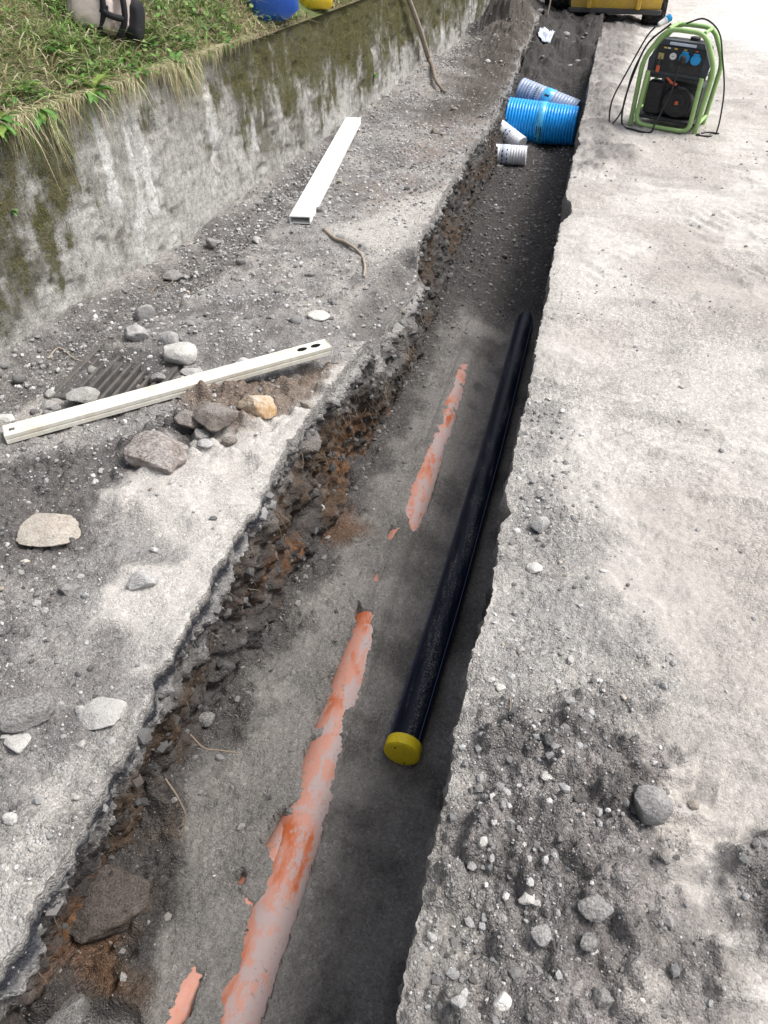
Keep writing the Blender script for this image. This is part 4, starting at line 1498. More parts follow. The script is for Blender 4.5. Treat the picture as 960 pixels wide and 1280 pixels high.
pm = MB().tube([(0, yv, 0) for yv in np.linspace(-1.5, 3.6, 30)], OP_R, 40)
r_ = empty('drain_pipe', (OP_X, 1.0, OP_Z))
tag(r_, 'orange plastic drain pipe half buried lengthwise in the trench sand', 'pipe')
pm.build('pipe_barrel', M['orange'], r_, True, 60)
so = MB().lathe([(OP_R + .0005, 1.02), (OP_R + .002, 1.03), (OP_R + .003, 1.06), (OP_R + .001, 1.07), (OP_R + .001, 1.11), (OP_R + .0025, 1.115), (OP_R + .0025, 1.13), (OP_R + .0005, 1.135)], 'Y', 40, close=False)
so.build('pipe_socket', M['orange'], r_, True, 60)
br = MB().tube([(float(BRX(yv)) + .62, yv - .8, 0) for yv in (-.2, .3, .75, 1.0, 1.12, 1.24, 1.35)], BR_R, 32)
bro = br.build('branch_pipe', M['orange'], None, True, 60)
bro.location = (-.62, .8, BR_Z)
tag(bro, 'orange side pipe, mostly under sand, joining the drain pipe at an angle', 'pipe')

ys = [1.585, 2.0, 2.31, 3.0, 3.48, 4.3, 4.7, 5.2, 5.7, 6.2]
zs = [-.75, -.752, -.752, -.752, -.752, -.752, -.752, -.756, -.762, -.77]
r_ = empty('pressure_pipe', (0, 0, 0))
tag(r_, 'thick black plastic pressure pipe with a yellow end cap in the trench', 'pipe')
pp = [(float(BPX(a)), a, b) for a, b in zip(ys, zs)]
MB().tube(pp, BP_R, 40, True, 4).build('pipe_barrel', M['black_pipe'], r_, True, 60)
for an in (35, 145):
    ox, oz = (BP_R + .0006) * math.cos(R(an)), (BP_R + .0006) * math.sin(R(an))
    MB().tube([(a + ox, b, c_ + oz) for a, b, c_ in pp], .0018, 6, True, 4).build('stripe', M['blue_stripe'], r_)
dv = (Vector(pp[1]) - Vector(pp[0])).normalized()
cap = MB().lathe([(.002, -.046), (BP_R * .80, -.046), (BP_R * .97, -.044), (BP_R + .004, -.040), (BP_R + .0045, -.01), (BP_R + .004, .0), (BP_R + .0008, .002)], 'Y', 48)
co = cap.build('end_cap', M['yellow_cap'], r_, True, 40)
co.location = pp[0]
co.rotation_euler = dv.to_track_quat('Y', 'Z').to_euler()
for hx, hz in ((-.022, .034), (.012, -.042)):
    MB().lathe([(.0032, -.0475), (.0032, -.045)], 'Y', 10, (hx, 0, hz)).build('vent_hole', M['dark'], co)

# ------------------------------------------------------------------ rolls in the trench
def m_roll(name, col, rough=.35):
    s = NT(name)
    p = s.obj()
    n = s.noise(p, 25, 4, .6)
    c = s.mix(1.0, col, s.ramp(n, [(.3, .8), (.7, 1.15)]), 'MULTIPLY')
    return s.fin(c, rough, None, .5)


M['blue_film'] = m_roll('blue_film', (.012, .34, .85), .28)
M['blue_band'] = m_roll('blue_band', (.07, .42, .74), .25)
M['white_film'] = m_roll('white_film', (.72, .73, .76), .4)
M['grey_film'] = m_roll('grey_film', (.30, .36, .48), .35)
M['ink'] = m_plain('ink', (.015, .02, .05), .6, .3)
M['pale_band'] = m_roll('pale_band', (.55, .60, .70), .3)


def ribbed_roll(name, L, r0, r1, nrib, mf, mbnd, loc, rot, label, bw, words):
    root = empty(name, loc, rot)
    tag(root, label, 'roll')
    prof = [(r0 * .3, -L / 2 + .004), (r0 * .93, -L / 2)]
    for i in range(nrib):
        for f_, k in ((.12, 1.0), (.5, 1.028), (.88, 1.0), (1.0, .965)):
            h_ = -L / 2 + L * (i + f_) / nrib
            rr = r0 + (r1 - r0) * (h_ / L + .5)
            prof.append((rr * k, h_))
    prof += [(r1 * .9, L / 2), (r1 * .3, L / 2 - .004)]
    MB().lathe(prof, 'X', 48).build('wound_film', mf, root, True, 80)
    c0 = (r0 + r1) / 2
    MB().lathe([(c0 * 1.0, -bw / 2), (c0 * 1.036, -bw / 2 + .003), (c0 * 1.036, bw / 2 - .003), (c0 * 1.0, bw / 2)], 'X', 48, close=False).build('label_band', mbnd, root, True, 80)
    for h_, a0, strokes in words:
        # printed strokes on the band (unreadable lettering), laid on its curve
        for (u, wd, hh) in strokes:
            m = MB()
            rr = c0 * 1.042
            vv, nseg = [], 4
            for s in range(nseg + 1):
                an = R(a0 + u + hh * s / nseg)
                for xx_ in (h_ - wd / 2, h_ + wd / 2):
                    vv.append((xx_, -math.cos(an) * rr, math.sin(an) * rr))
            m.add(vv, [(2 * s, 2 * s + 1, 2 * s + 3, 2 * s + 2) for s in range(nseg)])
            m.build('printed_mark', M['ink'], root)
    return root


by = 8.75
bz = float(floor_z(np.array([-.5]), np.array([by]))[0])
ribbed_roll('warning_mesh_roll', .70, .205, .175, 24, M['blue_film'], M['blue_band'], (-.515, by, bz + .185), (0, R(1), R(-3)),
            'big bright blue ribbed roll with a shiny printed band lying across the trench', .075,
            [(-.02, -22, [(0, .010, 26), (-16, .012, 8)]), (.0, -22, [(6, .008, 18)]), (.02, -22, [(-6, .010, 30), (-18, .012, 6), (14, .014, 5)])])
wyy = 8.30
p = G(633, 203, -.50)
bz2 = float(floor_z(np.array([p[0]]), np.array([p[1]]))[0])
ribbed_roll('warning_mesh_roll', .40, .088, .085, 16, M['white_film'], M['pale_band'], (p[0] - .02, p[1], bz2 + .078), (0, 0, R(2)),
            'small white ribbed roll with a printed band in front of the blue roll', .07,
            [(-.022, -20, [(k * 26 - 30, .012, 12) for k in range(4)]), (.022, -20, [(k * 26 - 20, .010, 12) for k in range(4)])])
p = G(610, 182, -.5)
ribbed_roll('warning_mesh_roll', .34, .085, .08, 14, M['white_film'], M['pale_band'], (-.80, 8.42, bz2 + .12), (0, R(20), R(-30)),
            'white printed roll leaning between the small white roll and the trench side', .06,
            [(-.02, -10, [(k * 26 - 30, .012, 14) for k in range(4)]), (.02, -10, [(k * 26 - 20, .010, 14) for k in range(4)])])
ribbed_roll('warning_mesh_roll', .66, .135, .12, 20, M['grey_film'], M['blue_band'], (-.50, 9.18, bz + .29), (0, R(12), R(-16)),
            'greyish blue roll propped behind the big blue roll', .11,
            [(h_, 20, [(k * 9 - 30, .05, 3) for k in range(9)]) for h_ in (-.13, -.22)] + [(0.0, 35, [(0, .05, 10)])])

# ------------------------------------------------------------------ long profiles on the verge
M['cream'] = m_plain('cream_paint', (.68, .655, .575), .5, .4, 0, .55, (.50, .42, .25), 9)
M['white_pvc'] = m_plain('white_pvc', (.74, .74, .72), .45, .4, 0, .45, (.55, .54, .50), 8)
M['steel'] = m_plain('dark_steel', (.10, .095, .09), .6, .4, .3, .6, (.22, .19, .16), 20)


def lay(pa, pb, wd, lift=-.004):
    """lowest line through the two ends that still rests on the ground"""
    n_ = 40
    t = np.linspace(0, 1, n_)
    gx = pa[0] + (pb[0] - pa[0]) * t
    gy = pa[1] + (pb[1] - pa[1]) * t
    gz = ground_z(gx, gy)
    best = None
    for za in np.linspace(gz.min(), gz.max() + .03, 30):
        for zb_ in np.linspace(gz.min(), gz.max() + .03, 30):
            ln = za + (zb_ - za) * t
            if (ln - gz).min() >= lift:
                s = za + zb_
                if best is None or s < best[0]: best = (s, za, zb_)
    return best[1], best[2]


def oriented(name, pa, pb, za, zb_):
    A_, B_ = Vector((pa[0], pa[1], za)), Vector((pb[0], pb[1], zb_))
    d = (B_ - A_)
    o = empty(name, A_)
    o.rotation_euler = d.to_track_quat('Y', 'Z').to_euler()
    return o, d.length


pa, pb = G(8, 548), G(412, 456)
za, zb_ = lay(pa, pb, .06)
o, Ln = oriented('straightedge', pa, pb, za, zb_)
tag(o, 'long cream straightedge bar lying across stones and the drain grate', 'straightedge')
wq, hq = .078, .036
prof = [(-wq / 2, 0), (-wq / 2, hq * .40), (-wq / 2 + .003, hq * .45), (-wq / 2 + .003, hq * .55), (-wq / 2, hq * .60), (-wq / 2, hq - .002), (-wq / 2 + .002, hq), (wq / 2 - .002, hq), (wq / 2, hq - .002), (wq / 2, hq * .60), (wq / 2 - .003, hq * .55), (wq / 2 - .003, hq * .45), (wq / 2, hq * .40), (wq / 2, 0)]
m = MB()
npf = len(prof)
m.add([(x_, 0.004, z_) for x_, z_ in prof] + [(x_, Ln - .004, z_) for x_, z_ in prof],
      [tuple((i, (i + 1) % npf, (i + 1) % npf + npf, i + npf)) for i in range(npf)])
m.build('bar_profile', M['cream'], o)
for yy_ in (.0015, Ln - .0015):
    MB().box((0, yy_, hq / 2), (wq + .002, .006, hq + .002), .002).build('end_cap', M['cream'], o)
for yy_ in (Ln - .055, Ln - .115):
    e = MB().lathe([(.001, 0), (.016, 0), (.017, .0012), (.013, .0016), (.012, .0006), (.001, .0006)], 'Z', 20, (0, 0, 0))
    eo = e.build('hand_hole', M['dark'], o); eo.location = (0, yy_, hq + .0004); eo.scale = (.8, 1.25, 1)
    tag(eo, 'dark oval recess')
MB().box((.005, .03, hq + .0008), (.016, .02, .0014), .0005).build('sticker', M['steel'], o)

pa, pb = G(375, 279), G(439, 158)
pb[0] += .02
za, zb_ = lay(pa, pb, .12)
o, Ln = oriented('cable_duct', pa, pb, za, zb_)
tag(o, 'long white hollow rectangular plastic duct lying along the wall foot', 'duct')
wq, hq, th_ = .125, .042, .005
m = MB()
outp = [(-wq / 2, 0), (wq / 2, 0), (wq / 2, hq), (-wq / 2, hq)]
inp = [(-wq / 2 + th_, th_), (wq / 2 - th_, th_), (wq / 2 - th_, hq - th_), (-wq / 2 + th_, hq - th_)]
vv = [(x_, 0, z_) for x_, z_ in outp] + [(x_, 0, z_) for x_, z_ in inp] + [(x_, Ln, z_) for x_, z_ in outp] + [(x_, Ln, z_) for x_, z_ in inp]
ff = []
for i in range(4):
    j = (i + 1) % 4
    ff += [(i, j, j + 8, i + 8), (i + 4, i + 12, j + 12, j + 4), (i, i + 4, j + 4, j), (i + 8, j + 8, j + 12, i + 12)]
m.add(vv, ff)
m.build('duct_body', M['white_pvc'], o)
MB().box((0, Ln * .5, hq + .0012), (wq * .9, Ln - .01, .002), .0008).build('duct_lid', M['white_pvc'], o)

# drain grate, half buried
gz0 = float(np.median(left_bank(np.array([GRATE_C[0] - .26, GRATE_C[0] + .26, GRATE_C[0]]), np.array([GRATE_C[1], GRATE_C[1], GRATE_C[1] + .27]))[0]))
go = empty('drain_grate', (GRATE_C[0], GRATE_C[1], gz0 - .012), (0, 0, R(4)))
tag(go, 'rusty dark steel drain grate half buried in gravel beside the wall', 'drain grate')
for sx_, sy2, dx_, dy_ in ((-.20, 0, .022, .42), (.20, 0, .022, .42), (0, -.199, .378, .022), (0, .199, .378, .022)):
    MB().box((sx_, sy2, 0), (dx_, dy_, .035), .003).build('frame_bar', M['steel'], go)
for i in range(9):
    MB().box((-.16 + .04 * i, 0, -.001), (.014, .374, .03), .002).build('grate_bar', M['steel'], go)

# ------------------------------------------------------------------ sticks and roots
M['wood_grey'] = m_plain('weathered_wood', (.34, .29, .235), .8, .2, 0, .7, (.18, .145, .11), 25)
M['root'] = m_plain('root', (.22, .18, .14), .85, .2, 0, .6, (.14, .10, .07), 40)


def gp(px, py, dz=.0):
    z = 0.
    for _ in range(4):
        p_ = G(px, py, z); z = float(ground_z(p_[0], p_[1])[0])
    return (p_[0], p_[1], z + dz)


b0 = Vector(gp(556, 117, .012)); b1 = Vector(gp(545, 106, .045)); b2 = Vector(hit_wall(529, 80)) + Vector((.07, 0, .02))
top = Vector(hit_wall(505, 2)) + Vector((.045, 0, 0))
print('POLE', b0, b2, top)
top = b2 + (top - b2) * 1.35
mid = b2.lerp(top, .5) + Vector((.015, 0, 0))
po = empty('wooden_pole', b0)
tag(po, 'weathered wooden pole with a bent foot leaning against the wall', 'pole')
MB().tube([b2 - b0, mid - b0, top - b0], [.026, .024, .022], 12, True, 4).build('shaft', M['wood_grey'], po, True, 60)
MB().tube([Vector((0, 0, 0)), b1 - b0, (b2 - b0).lerp(b1 - b0, .45) + Vector((0, 0, .03)), (b2 - b0).lerp(mid - b0, .06)], [.012, .016, .02, .023], 10, True, 4).build('bent_foot', M['root'], po, True, 60)


def stick(name, pts, rad, mat, label, cat, group=None):
    P_ = [Vector(gp(a, b, rad * .7 + h_)) for a, b, h_ in pts]
    o_ = MB().tube([q - P_[0] for q in P_], [rad * (1 - .45 * i / len(P_)) for i in range(len(P_))], 8, True, 4).build(name, mat, None, True, 70)
    o_.location = P_[0]
    return tag(o_, label, cat, group)


stick('twig', [(405, 288, 0), (418, 300, .004), (433, 308, .006), (450, 318, .0), (456, 333, .0), (455, 348, 0)], .011, M['wood_grey'], 'crooked grey root lying on the verge below the white duct end', 'root')
stick('twig', [(188, 366, .0), (204, 352, .01), (217, 356, .008), (204, 362, .006)], .004, M['root'], 'curled dry stem near the wall foot', 'twig')
stick('twig', [(628, 921, 0), (634, 905, .004), (638, 884, .004), (637, 872, 0)], .0025, M['root'], 'thin pale wavy rootlet on the grey dust', 'twig')
stick('twig', [(60, 448, 0), (75, 438, .01), (95, 452, .008), (118, 455, 0)], .004, M['wood_grey'], 'dry brown stalk lying by the buried grate end', 'twig')
P0 = gp(676, 88, 0); q = Vector(P0)
tw = MB().tube([(0, 0, -.03), (.02, .05, .18), (-.03, .1, .38), (-.02, .16, .52), (-.10, .2, .66)], [.010, .009, .008, .007, .004], 8, True, 4).build('twig', M['wood_grey'], None, True, 70)
tw.location = q
tag(tw, 'bare curved stick standing in the soil at the far trench end', 'stick')

rt = MB()
for k in range(330):
    yv = random.gauss(3.4, .5) if k < 250 else random.uniform(.5, 5.2)
    i = int(np.clip(np.searchsorted(ROWS, yv), 1, NR - 2))
    j = random.randint(16, 52)
    p0 = Vector((SIDE[0][i, j], SIDE[1][i, j], SIDE[2][i, j]))
    pts = [p0 - Vector((.03, 0, 0)), p0]
    L_ = random.uniform(.02, .10)
    dvv = Vector((random.uniform(.2, .7), random.uniform(-.6, .4), random.uniform(-.8, .3)))
    cur = p0
    for s in range(4):
        dvv += Vector((random.uniform(-.4, .3), random.uniform(-.4, .4), -.35))
        cur = cur + dvv.normalized() * L_ / 4
        pts.append(cur)
    r0 = random.uniform(.0006, .0017)
    rt.tube(pts, [r0 * (1 - .12 * s) for s in range(len(pts))], 5, True, 2)
tag(rt.build('roots', M['root'], None, True, 70), 'tangle of thin roots hanging from the cut trench side', 'roots', None, 'stuff')
for pts, lab in (([(-.98, 1.16, -.56), (-.93, 1.13, -.60), (-.90, 1.10, -.66), (-.915, 1.05, -.70), (-.93, 1.02, -.735)], 'pale root curling down the trench side over the brown earth'),
                 ([(-.99, 1.35, -.60), (-.93, 1.32, -.61), (-.88, 1.33, -.62), (-.83, 1.36, -.66)], 'short pale root sticking out over the trench sand')):
    o_ = MB().tube([Vector(q) - Vector(pts[0]) for q in pts], [.0034, .0032, .003, .0024, .0014][:len(pts)], 8, True, 5).build('root', M['root'], None, True, 70)
    o_.location = pts[0]
    tag(o_, lab, 'root')

# ------------------------------------------------------------------ generator
M['green'] = m_plain('green_tube', (.30, .47, .17), .5, .4, 0, .6, (.26, .27, .20), 18)
M['panel'] = m_plain('panel_grey', (.045, .055, .065), .55, .4, 0, .3, (.20, .19, .18), 16)
M['engine'] = m_plain('engine_black', (.022, .023, .025), .6, .4, 0, .5, (.13, .125, .12), 22)
M['blue_socket'] = m_plain('blue_socket', (.02, .30, .66), .4, .45)
M['white_plastic'] = m_plain('white_plastic', (.7, .7, .68), .45, .4)
M['red'] = m_plain('red_plastic', (.55, .11, .05), .5, .4)
M['brass'] = m_plain('brass', (.45, .36, .18), .4, .5, .6)
M['yellow_sticker'] = m_plain('yellow_sticker', (.65, .48, .08), .5, .3)
M['rubber'] = m_plain('rubber', (.02, .02, .021), .8, .2, 0, .6, (.16, .145, .13), 12)

A_, B_ = gp(787, 158), gp(866, 168)
gl = ((A_[0] + B_[0]) / 2, (A_[1] + B_[1]) / 2, min(A_[2], B_[2]) - .004)
gen = empty('generator', gl, (0, R(3.0), math.atan2(B_[1] - A_[1], B_[0] - A_[0])))
GS = .87
gen.scale = (.96, .96, GS)
tag(gen, 'portable generator in a green tubular frame standing beside the trench', 'generator')


def rounded(pts, r=.06, seg=5):
    pts = [Vector(p) for p in pts]
    out = [pts[0]]
    for i in range(1, len(pts) - 1):
        a, b, c_ = pts[i - 1], pts[i], pts[i + 1]
        d1, d2 = (a - b), (c_ - b)
        k = min(r, d1.length * .45, d2.length * .45)
        s, e = b + d1.normalized() * k, b + d2.normalized() * k
        for t in range(seg + 1):
            t /= seg
            out.append(s * (1 - t) ** 2 + b * 2 * t * (1 - t) + e * t * t)
    out.append(pts[-1])
    return out


HT = .80
for yv, nm in ((.03, 'front_hoop'), (.37, 'rear_hoop')):
    MB().tube(rounded([(-.27, yv, 0), (-.285, yv, .55), (-.15, yv, HT), (.15, yv, HT), (.285, yv, .55), (.27, yv, 0)], .09), .0195, 14).build(nm, M['green'], gen, True, 60)
for yv in (-.012, .41):
    MB().tube(rounded([(-.215, yv, .47), (-.225, yv, .03), (.225, yv, .03), (.215, yv, .47)], .08), .0185, 14).build('cradle_tube', M['green'], gen, True, 60)
for sx_ in (-1, 1):
    MB().tube([(sx_ * .14, .03, HT), (sx_ * .14, .37, HT)], .015, 12).build('cross_tube', M['green'], gen, True, 60)
    MB().tube([(sx_ * .275, .03, .10), (sx_ * .275, .37, .10)], .015, 12).build('cross_tube', M['green'], gen, True, 60)
# control panel: eight-sided face
pf = [(-.235, .44), (.235, .44), (.245, .56), (.16, .72), (-.16, .72), (-.245, .56)]
m = MB(); n_ = len(pf)
m.add([(a, .035, b) for a, b in pf] + [(a * .97, .11, b) for a, b in pf], [tuple(range(n_)), tuple(range(2 * n_ - 1, n_ - 1, -1))] + [(i, i + n_, (i + 1) % n_ + n_, (i + 1) % n_) for i in range(n_)])
pan = m.build('control_panel', M['panel'], gen)
MB().box((0, .031, .575), (.38, .010, .20), .004).build('panel_face', M['engine'], pan)
for cx, cz in ((.035, .60), (.125, .595)):
    MB().lathe([(.001, -.022), (.036, -.022), (.040, -.014), (.042, 0), (.042, .004)], 'Y', 24, (cx, .026, cz)).build('socket', M['blue_socket'], pan, True, 40)
    MB().box((cx, .014, cz + .042), (.05, .022, .014), .004).build('socket_hinge', M['blue_socket'], pan)
MB().lathe([(.001, -.008), (.026, -.008), (.028, 0), (.028, .004)], 'Y', 24, (-.055, .026, .60)).build('gauge', M['white_plastic'], pan, True, 40)
MB().box((-.055, .0172, .60), (.022, .0012, .003), 0).build('gauge_needle', M['ink'], pan)
MB().box((-.15, .022, .59), (.045, .010, .05), .003).build('switch_plate', M['brass'], pan)
MB().tube([(-.15, .018, .585), (-.148, .004, .56), (-.147, .0, .52)], .004, 8).build('key', M['steel'], pan)
MB().box((-.147, -.002, .495), (.028, .010, .055), .004).build('key_fob', M['red'], pan)
for k, (cx, mt) in enumerate(((-.13, 'yellow_sticker'), (-.10, 'white_plastic'), (-.045, 'yellow_sticker'), (.03, 'yellow_sticker'), (.12, 'red'))):
    MB().box((cx, .0255, .658), (.024, .0015, .011), 0).build('sticker', M[mt], pan)
MB().box((0, .030, .695), (.21, .012, .022), .003).build('name_plate', M['pale_band'], pan)
MB().box((0, .20, .66), (.40, .22, .10), .04).build('fuel_tank', M['engine'], gen, True, 40)
MB().lathe([(.04, 0), (.04, .022), (.034, .028), (.001, .028)], 'Z', 20, (.05, .22, .71)).build('fuel_cap', M['black'], gen, True, 40)
MB().box((0, .21, .09), (.50, .36, .03), .008).build('base_plate', M['engine'], gen)
MB().box((.05, .22, .26), (.36, .30, .32), .04).build('engine_block', M['engine'], gen, True, 40)
rec = MB().lathe([(.001, -.045), (.03, -.045), (.034, -.035), (.06, -.034), (.066, -.040), (.075, -.040), (.08, -.032), (.10, -.030), (.106, -.036), (.116, -.034), (.13, -.012), (.135, .03), (.135, .06)], 'Y', 36, (.065, .062, .245)).build('recoil_starter', M['black'], gen, True, 30)
MB().box((.065, .014, .245), (.026, .010, .030), .003).build('starter_badge', M['red'], rec)
MB().tube([(.065 + .05, .02, .36), (.10, -.002, .37), (.05, -.002, .375)], .012, 8).build('starter_grip', M['black'], rec, True, 60)
MB().box((-.135, .075, .255), (.13, .09, .28), .018).build('air_filter', M['black'], gen, True, 40)
for k in range(5):
    MB().box((-.135, .0285, .16 + .045 * k), (.09, .006, .008), .002).build('vent_slat', M['engine'], gen)
MB().tube([(-.06, .035, .43), (-.02, .02, .40), (.03, .03, .385)], .012, 8).build('choke_lever', M['red'], gen, True, 60)
MB().box((0, .05, .43), (.40, .05, .03), .006).build('panel_bracket', M['engine'], gen)

gm = Matrix.Translation(gl) @ gen.rotation_euler.to_matrix().to_4x4() @ Matrix.Diagonal((.96, .96, GS, 1))


def GL(x, y, z): return gm @ Vector((x, y, z))


def grd(x, y, r_): return Vector((x, y, float(ground_z(x, y)[0]) + r_ * .8))


def wire(pts, r_, name, mat, label, cat, extra=None):
    root = empty(name, (pts[0].x, pts[0].y, 0))
    tag(root, label, cat)
    MB().tube([p_ - root.location for p_ in pts], r_, 8, True, 6).build('cable', mat, root, True, 70)
    if extra: extra(root)
    return root


g1, g2, g3 = GL(-.06, -.12, 0), GL(-.20, -.14, 0), GL(-.32, -.04, 0)


def plug(root):
    MB().lathe([(.012, -.07), (.024, -.062), (.026, -.01), (.02, .0)], 'Y', 16, tuple(GL(.035, -.025, .60) - root.location)).build('plug', M['black'], root, True, 40)


wire([GL(.035, -.04, .60), GL(.03, -.10, .52), GL(.02, -.08, .36), GL(-.01, -.07, .22), GL(-.04, -.11, .08), grd(g1.x, g1.y, .007), grd(g2.x, g2.y, .007), grd(g3.x, g3.y, .007), GL(-.36, .02, .18), GL(-.335, .05, .45), GL(-.29, .1, .66), GL(-.15, .12, .825)], .0075, 'power_cable', M['black'], 'black power cable plugged into the blue socket and looping under the generator', 'cable', plug)
a1, a2 = GL(-.46, .05, 0), GL(-.40, -.05, 0)


def bplug(root):
    bo = MB().lathe([(.010, -.08), (.026, -.075), (.030, .0), (.034, .002), (.034, .03), (.001, .03)], 'Y', 18)
    q_ = bo.build('plug_body', M['white_plastic'], root, True, 40)
    q_.location = GL(-.19, .06, .85) - root.location
    q_.rotation_euler = (R(28), 0, R(-62))
    q_.scale = (.72, .72, .72)
    q2 = MB().lathe([(.033, .0), (.036, .004), (.036, .05), (.030, .055), (.001, .05)], 'Y', 18).build('plug_head', M['blue_socket'], root, True, 40)
    q2.scale = (.72, .72, .72); q2.location = q_.matrix_basis @ Vector((0, .012, 0)); q2.rotation_euler = q_.rotation_euler


wire([GL(-.25, .04, .80), GL(-.31, .06, .70), GL(-.40, .05, .42), GL(-.47, .05, .18), grd(a1.x, a1.y, .006), grd(a2.x, a2.y, .006), GL(-.37, .06, .12), GL(-.36, .08, .40), GL(-.31, .12, .62), GL(-.28, .2, .70)], .0065, 'extension_lead', M['black'], 'black lead with a blue and white plug draped over the generator corner', 'cable', bplug)
c1, c2, c3, c4 = GL(.43, .10, 0), GL(.40, .0, 0), GL(.30, -.03, 0), GL(.36, .12, 0)
wire([GL(-.05, .2, .83), GL(.08, .2, .88), GL(.22, .18, .80), GL(.31, .12, .62), GL(.39, .10, .40), GL(.425, .10, .18), grd(c1.x, c1.y, .006), grd(c2.x, c2.y, .006), grd(c3.x, c3.y, .006), grd(c4.x, c4.y, .006), grd(c1.x + .02, c1.y - .02, .012)], .0065, 'extension_lead', M['black'], 'black lead arching over the generator top and down to the dust on its open side', 'cable')

# ------------------------------------------------------------------ things on the bank
M['canvas'] = m_plain('beige_canvas', (.55, .47, .43), .85, .15, 0, .3, (.36, .31, .28), 8)
M['strap'] = m_plain('black_webbing', (.02, .02, .024), .8, .2)
M['blue_plastic'] = m_plain('blue_plastic', (.015, .10, .50), .35, .5, 0, .15, (.2, .25, .4), 10)
M['yellow_plastic'] = m_plain('yellow_plastic', (.70, .50, .03), .45, .4)


def soft_box(dims, seed, p=.45, wr=.03, sub=I4):
    V, Fc = sub
    V = np.sign(V) * np.abs(V) ** p
    V = V / np.abs(V).max(0) * np.array(dims) / 2
    nn = fbm(V[:, 0] * 6, V[:, 1] * 6, V[:, 2] * 6, f=1, o=4, seed=seed)
    n2 = fbm(V[:, 0] * 14 + V[:, 2] * 9, V[:, 1] * 5, V[:, 2] * 5, f=1, o=3, seed=seed + 5)
    V = V + (V / (np.linalg.norm(V, axis=1, keepdims=True) + 1e-9)) * (wr * (nn + .6 * n2))[:, None]
    V[:, 2] -= V[:, 2].min()
    return mesh_np('fabric', V, Fc)


p = hit_hill(112, 40)
print('BP', p, 'CAN', hit_hill(338, 24), hit_hill(384, 9), wall_x(hit_hill(338, 24)[1]))
bp = empty('backpack', (p[0], p[1] + .12, float(hill_z(p[0], p[1] + .12)) - .04), (R(-12), R(8), R(14)))
bp.scale = (.66, .66, .66)
tag(bp, 'beige canvas backpack with black straps slumped in the grass', 'backpack')
link('bag_body', soft_box((.46, .34, .44), 5), M['canvas'], bp)
o_ = link('front_pocket', soft_box((.30, .12, .24), 9, .5, .015, I3), M['canvas'], bp); o_.location = (-.02, -.18, .03)
for k, pts in enumerate(([(.03, -.20, .02), (.07, -.235, .14), (.05, -.235, .30), (.0, -.14, .44), (.0, .05, .47)], [(.16, -.16, .0), (.21, -.19, .12), (.19, -.19, .28), (.13, -.10, .43), (.1, .06, .46)], [(.05, -.235, .16), (.12, -.24, .13), (.2, -.2, .12)])):
    so_ = MB().tube(pts, .022, 8, True, 5).build('strap', M['strap'], bp, True, 60)
MB().box((.075, -.24, .17), (.06, .018, .04), .006).build('buckle', M['strap'], bp)
o_ = link('side_pocket', soft_box((.12, .22, .26), 12, .5, .015, I3), M['strap'], bp); o_.location = (.235, 0, .0)

p = hit_hill(330, 24)
bl_ = empty('canister', (p[0], p[1] + .12, float(hill_z(p[0], p[1] + .12)) - .02), (R(3), R(-4), R(38)))
tag(bl_, 'bright blue plastic canister standing on the wall top', 'canister')
MB().box((0, 0, .21), (.34, .30, .42), .05).build('canister_body', M['blue_plastic'], bl_, True, 50)
MB().tube(rounded([(-.10, 0, .41), (-.10, 0, .48), (.06, 0, .48), (.06, 0, .41)], .03), .016, 10).build('handle', M['blue_plastic'], bl_, True, 60)
MB().lathe([(.035, .0), (.035, .04), (.001, .04)], 'Z', 20, (.11, 0, .42)).build('screw_cap', M['black'], bl_, True, 40)
p = hit_hill(384, 10)
yb_ = empty('tool_case', (p[0], p[1] + .1, float(hill_z(p[0], p[1] + .1)) - .015), (0, 0, R(20)))
tag(yb_, 'small yellow plastic case on the wall top behind the blue canister', 'case')
MB().box((0, 0, .07), (.30, .20, .14), .02).build('case_body', M['yellow_plastic'], yb_, True, 50)
MB().box((0, 0, .155), (.305, .205, .03), .012).build('case_lid', M['yellow_plastic'], yb_, True, 50)
MB().tube(rounded([(-.06, 0, .165), (-.06, 0, .205), (.06, 0, .205), (.06, 0, .165)], .02), .010, 8).build('handle', M['black'], yb_, True, 60)

# crumpled white sheet at the far end
q = gp(683, 42)
V, Fc = I3
ns = 24
gx_, gy_2 = np.meshgrid(np.linspace(-.5, .5, ns), np.linspace(-.5, .5, ns), indexing='ij')
X_, Y_ = gx_ * .16, gy_2 * .5
gzv = ground_z((X_ + q[0]).ravel(), (Y_ + q[1]).ravel()).reshape(ns, ns)
Z_ = gzv + .02 + .04 * np.abs(fbm(gx_, gy_2, f=4, o=3, seed=77))
V2 = np.concatenate([np.stack([X_ * (1 + .3 * noise(gy_2 * 4, 0.3, seed=3)) + q[0], Y_ + q[1], Z_], -1).reshape(-1, 3)])
V2 = np.concatenate([V2, V2 - np.array([0, 0, .004])])
f1 = grid_faces(ns, ns)
rim = []
for i in range(ns - 1):
    for a, b in ((i, i + 1), (ns * (ns - 1) + i + 1, ns * (ns - 1) + i), ((i + 1) * ns, i * ns), (i * ns + ns - 1, (i + 1) * ns + ns - 1)):
        rim.append((a, b, b + ns * ns, a + ns * ns))
me = mesh_np('plastic_sheet', V2, np.concatenate([f1[:, ::-1], f1 + ns * ns, np.array(rim)]))
tag(link('plastic_sheet', me, M['pale_band']), 'crumpled pale plastic sheet on soil before the yellow machine', 'plastic sheet')

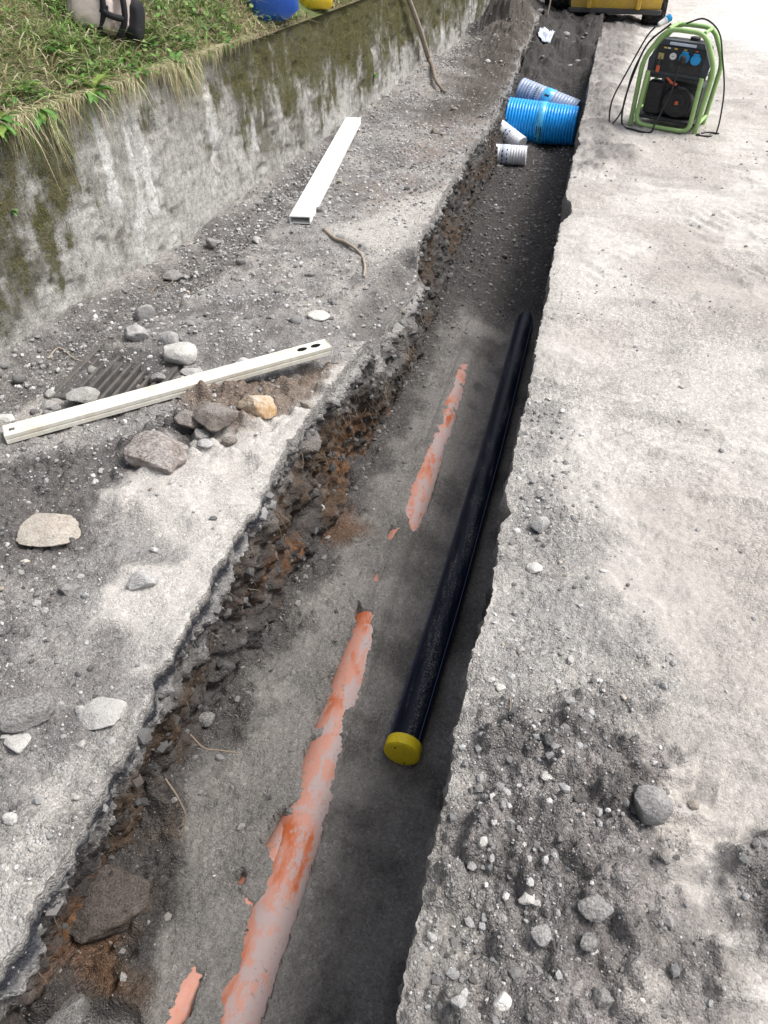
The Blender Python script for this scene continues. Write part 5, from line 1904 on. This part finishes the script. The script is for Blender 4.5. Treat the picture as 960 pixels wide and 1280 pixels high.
# ------------------------------------------------------------------ yellow wheeled dumper beyond the trench
M['machine_yellow'] = m_plain('machine_yellow', (.62, .40, .06), .5, .4, 0, .5, (.35, .28, .16), 5)
M['machine_grey'] = m_plain('machine_grey', (.06, .06, .062), .6, .35, 0, .5, (.16, .14, .12), 8)
vx = .0
dm = empty('dumper', (-.09, 13.35, 0), (0, 0, R(-2)))
tag(dm, 'yellow wheeled dumper parked astride the line of the trench', 'dumper')
for sx_ in (-.67, .67):
    for yv in (0, 1.75):
        ty = MB().lathe([(.20, -.15), (.31, -.155), (.345, -.12), (.352, -.05), (.352, .05), (.345, .12), (.31, .155), (.20, .15)], 'X', 36, close=False)
        wo = ty.build('wheel', M['rubber'], dm, True, 40)
        wz_ = .33 + float(ground_z(-.09 + sx_, 13.35 + yv)[0])
        wo.location = (sx_, yv, wz_)
        tl_ = MB()
        for k in range(18):
            a = 2 * math.pi * k / 18
            for sd in (-1, 1):
                rm = Matrix.Rotation(a + (sd > 0) * math.pi / 18, 3, 'X') @ Matrix.Identity(3)
                c_ = rm @ Vector((sd * .07, 0, .352))
                tl_.box(tuple(c_), (.13, .045, .03), .006, rm @ Matrix.Rotation(sd * .5, 3, 'Z'))
        tl_.build('tread', M['rubber'], wo)
        MB().lathe([(.001, -.03), (.06, -.03), (.07, -.06), (.16, -.05), (.20, -.13), (.205, -.13), (.205, .13), (.16, .05), (.07, .06), (.001, .05)], 'X', 28).build('rim', M['machine_yellow'], wo, True, 40)
MB().box((0, .85, .38), (.80, 2.5, .22), .02).build('chassis', M['machine_grey'], dm)
for yv in (0, 1.75):
    MB().tube([(-.66, yv, .34), (.66, yv, .34)], .06, 12).build('axle', M['machine_grey'], dm, True, 60)
m = MB()
bf = [(-.44, -.40, .20), (.74, -.40, .20), (.74, .1, .58), (-.44, .1, .58), (-.50, -.55, .95), (.82, -.55, .95), (.82, 1.0, .98), (-.50, 1.0, .98)]
m.add(bf, [(0, 1, 5, 4), (1, 2, 6, 5), (3, 0, 4, 7), (0, 3, 2, 1), (2, 3, 7, 6), (4, 5, 6, 7)])
m.build('skip', M['machine_yellow'], dm)
MB().box((.15, -.425, .185), (1.22, .05, .06), .01).build('skip_lip', M['machine_grey'], dm)
for cx in (-.2, .45):
    MB().box((cx, -.50, .42), (.06, .05, .42), .01, Matrix.Rotation(R(10), 3, 'X')).build('skip_rib', M['machine_yellow'], dm)
MB().box((0, 1.75, .78), (.9, 1.0, .55), .06).build('engine_cover', M['machine_yellow'], dm, True, 40)
MB().box((0, 1.25, .95), (.45, .4, .12), .04).build('seat', M['black'], dm, True, 40)
MB().tube(rounded([(-.42, 1.55, .9), (-.42, 1.55, 2.3), (.42, 1.55, 2.3), (.42, 1.55, .9)], .12), .03, 12).build('roll_bar', M['machine_grey'], dm, True, 60)

bpy.context.view_layer.update()
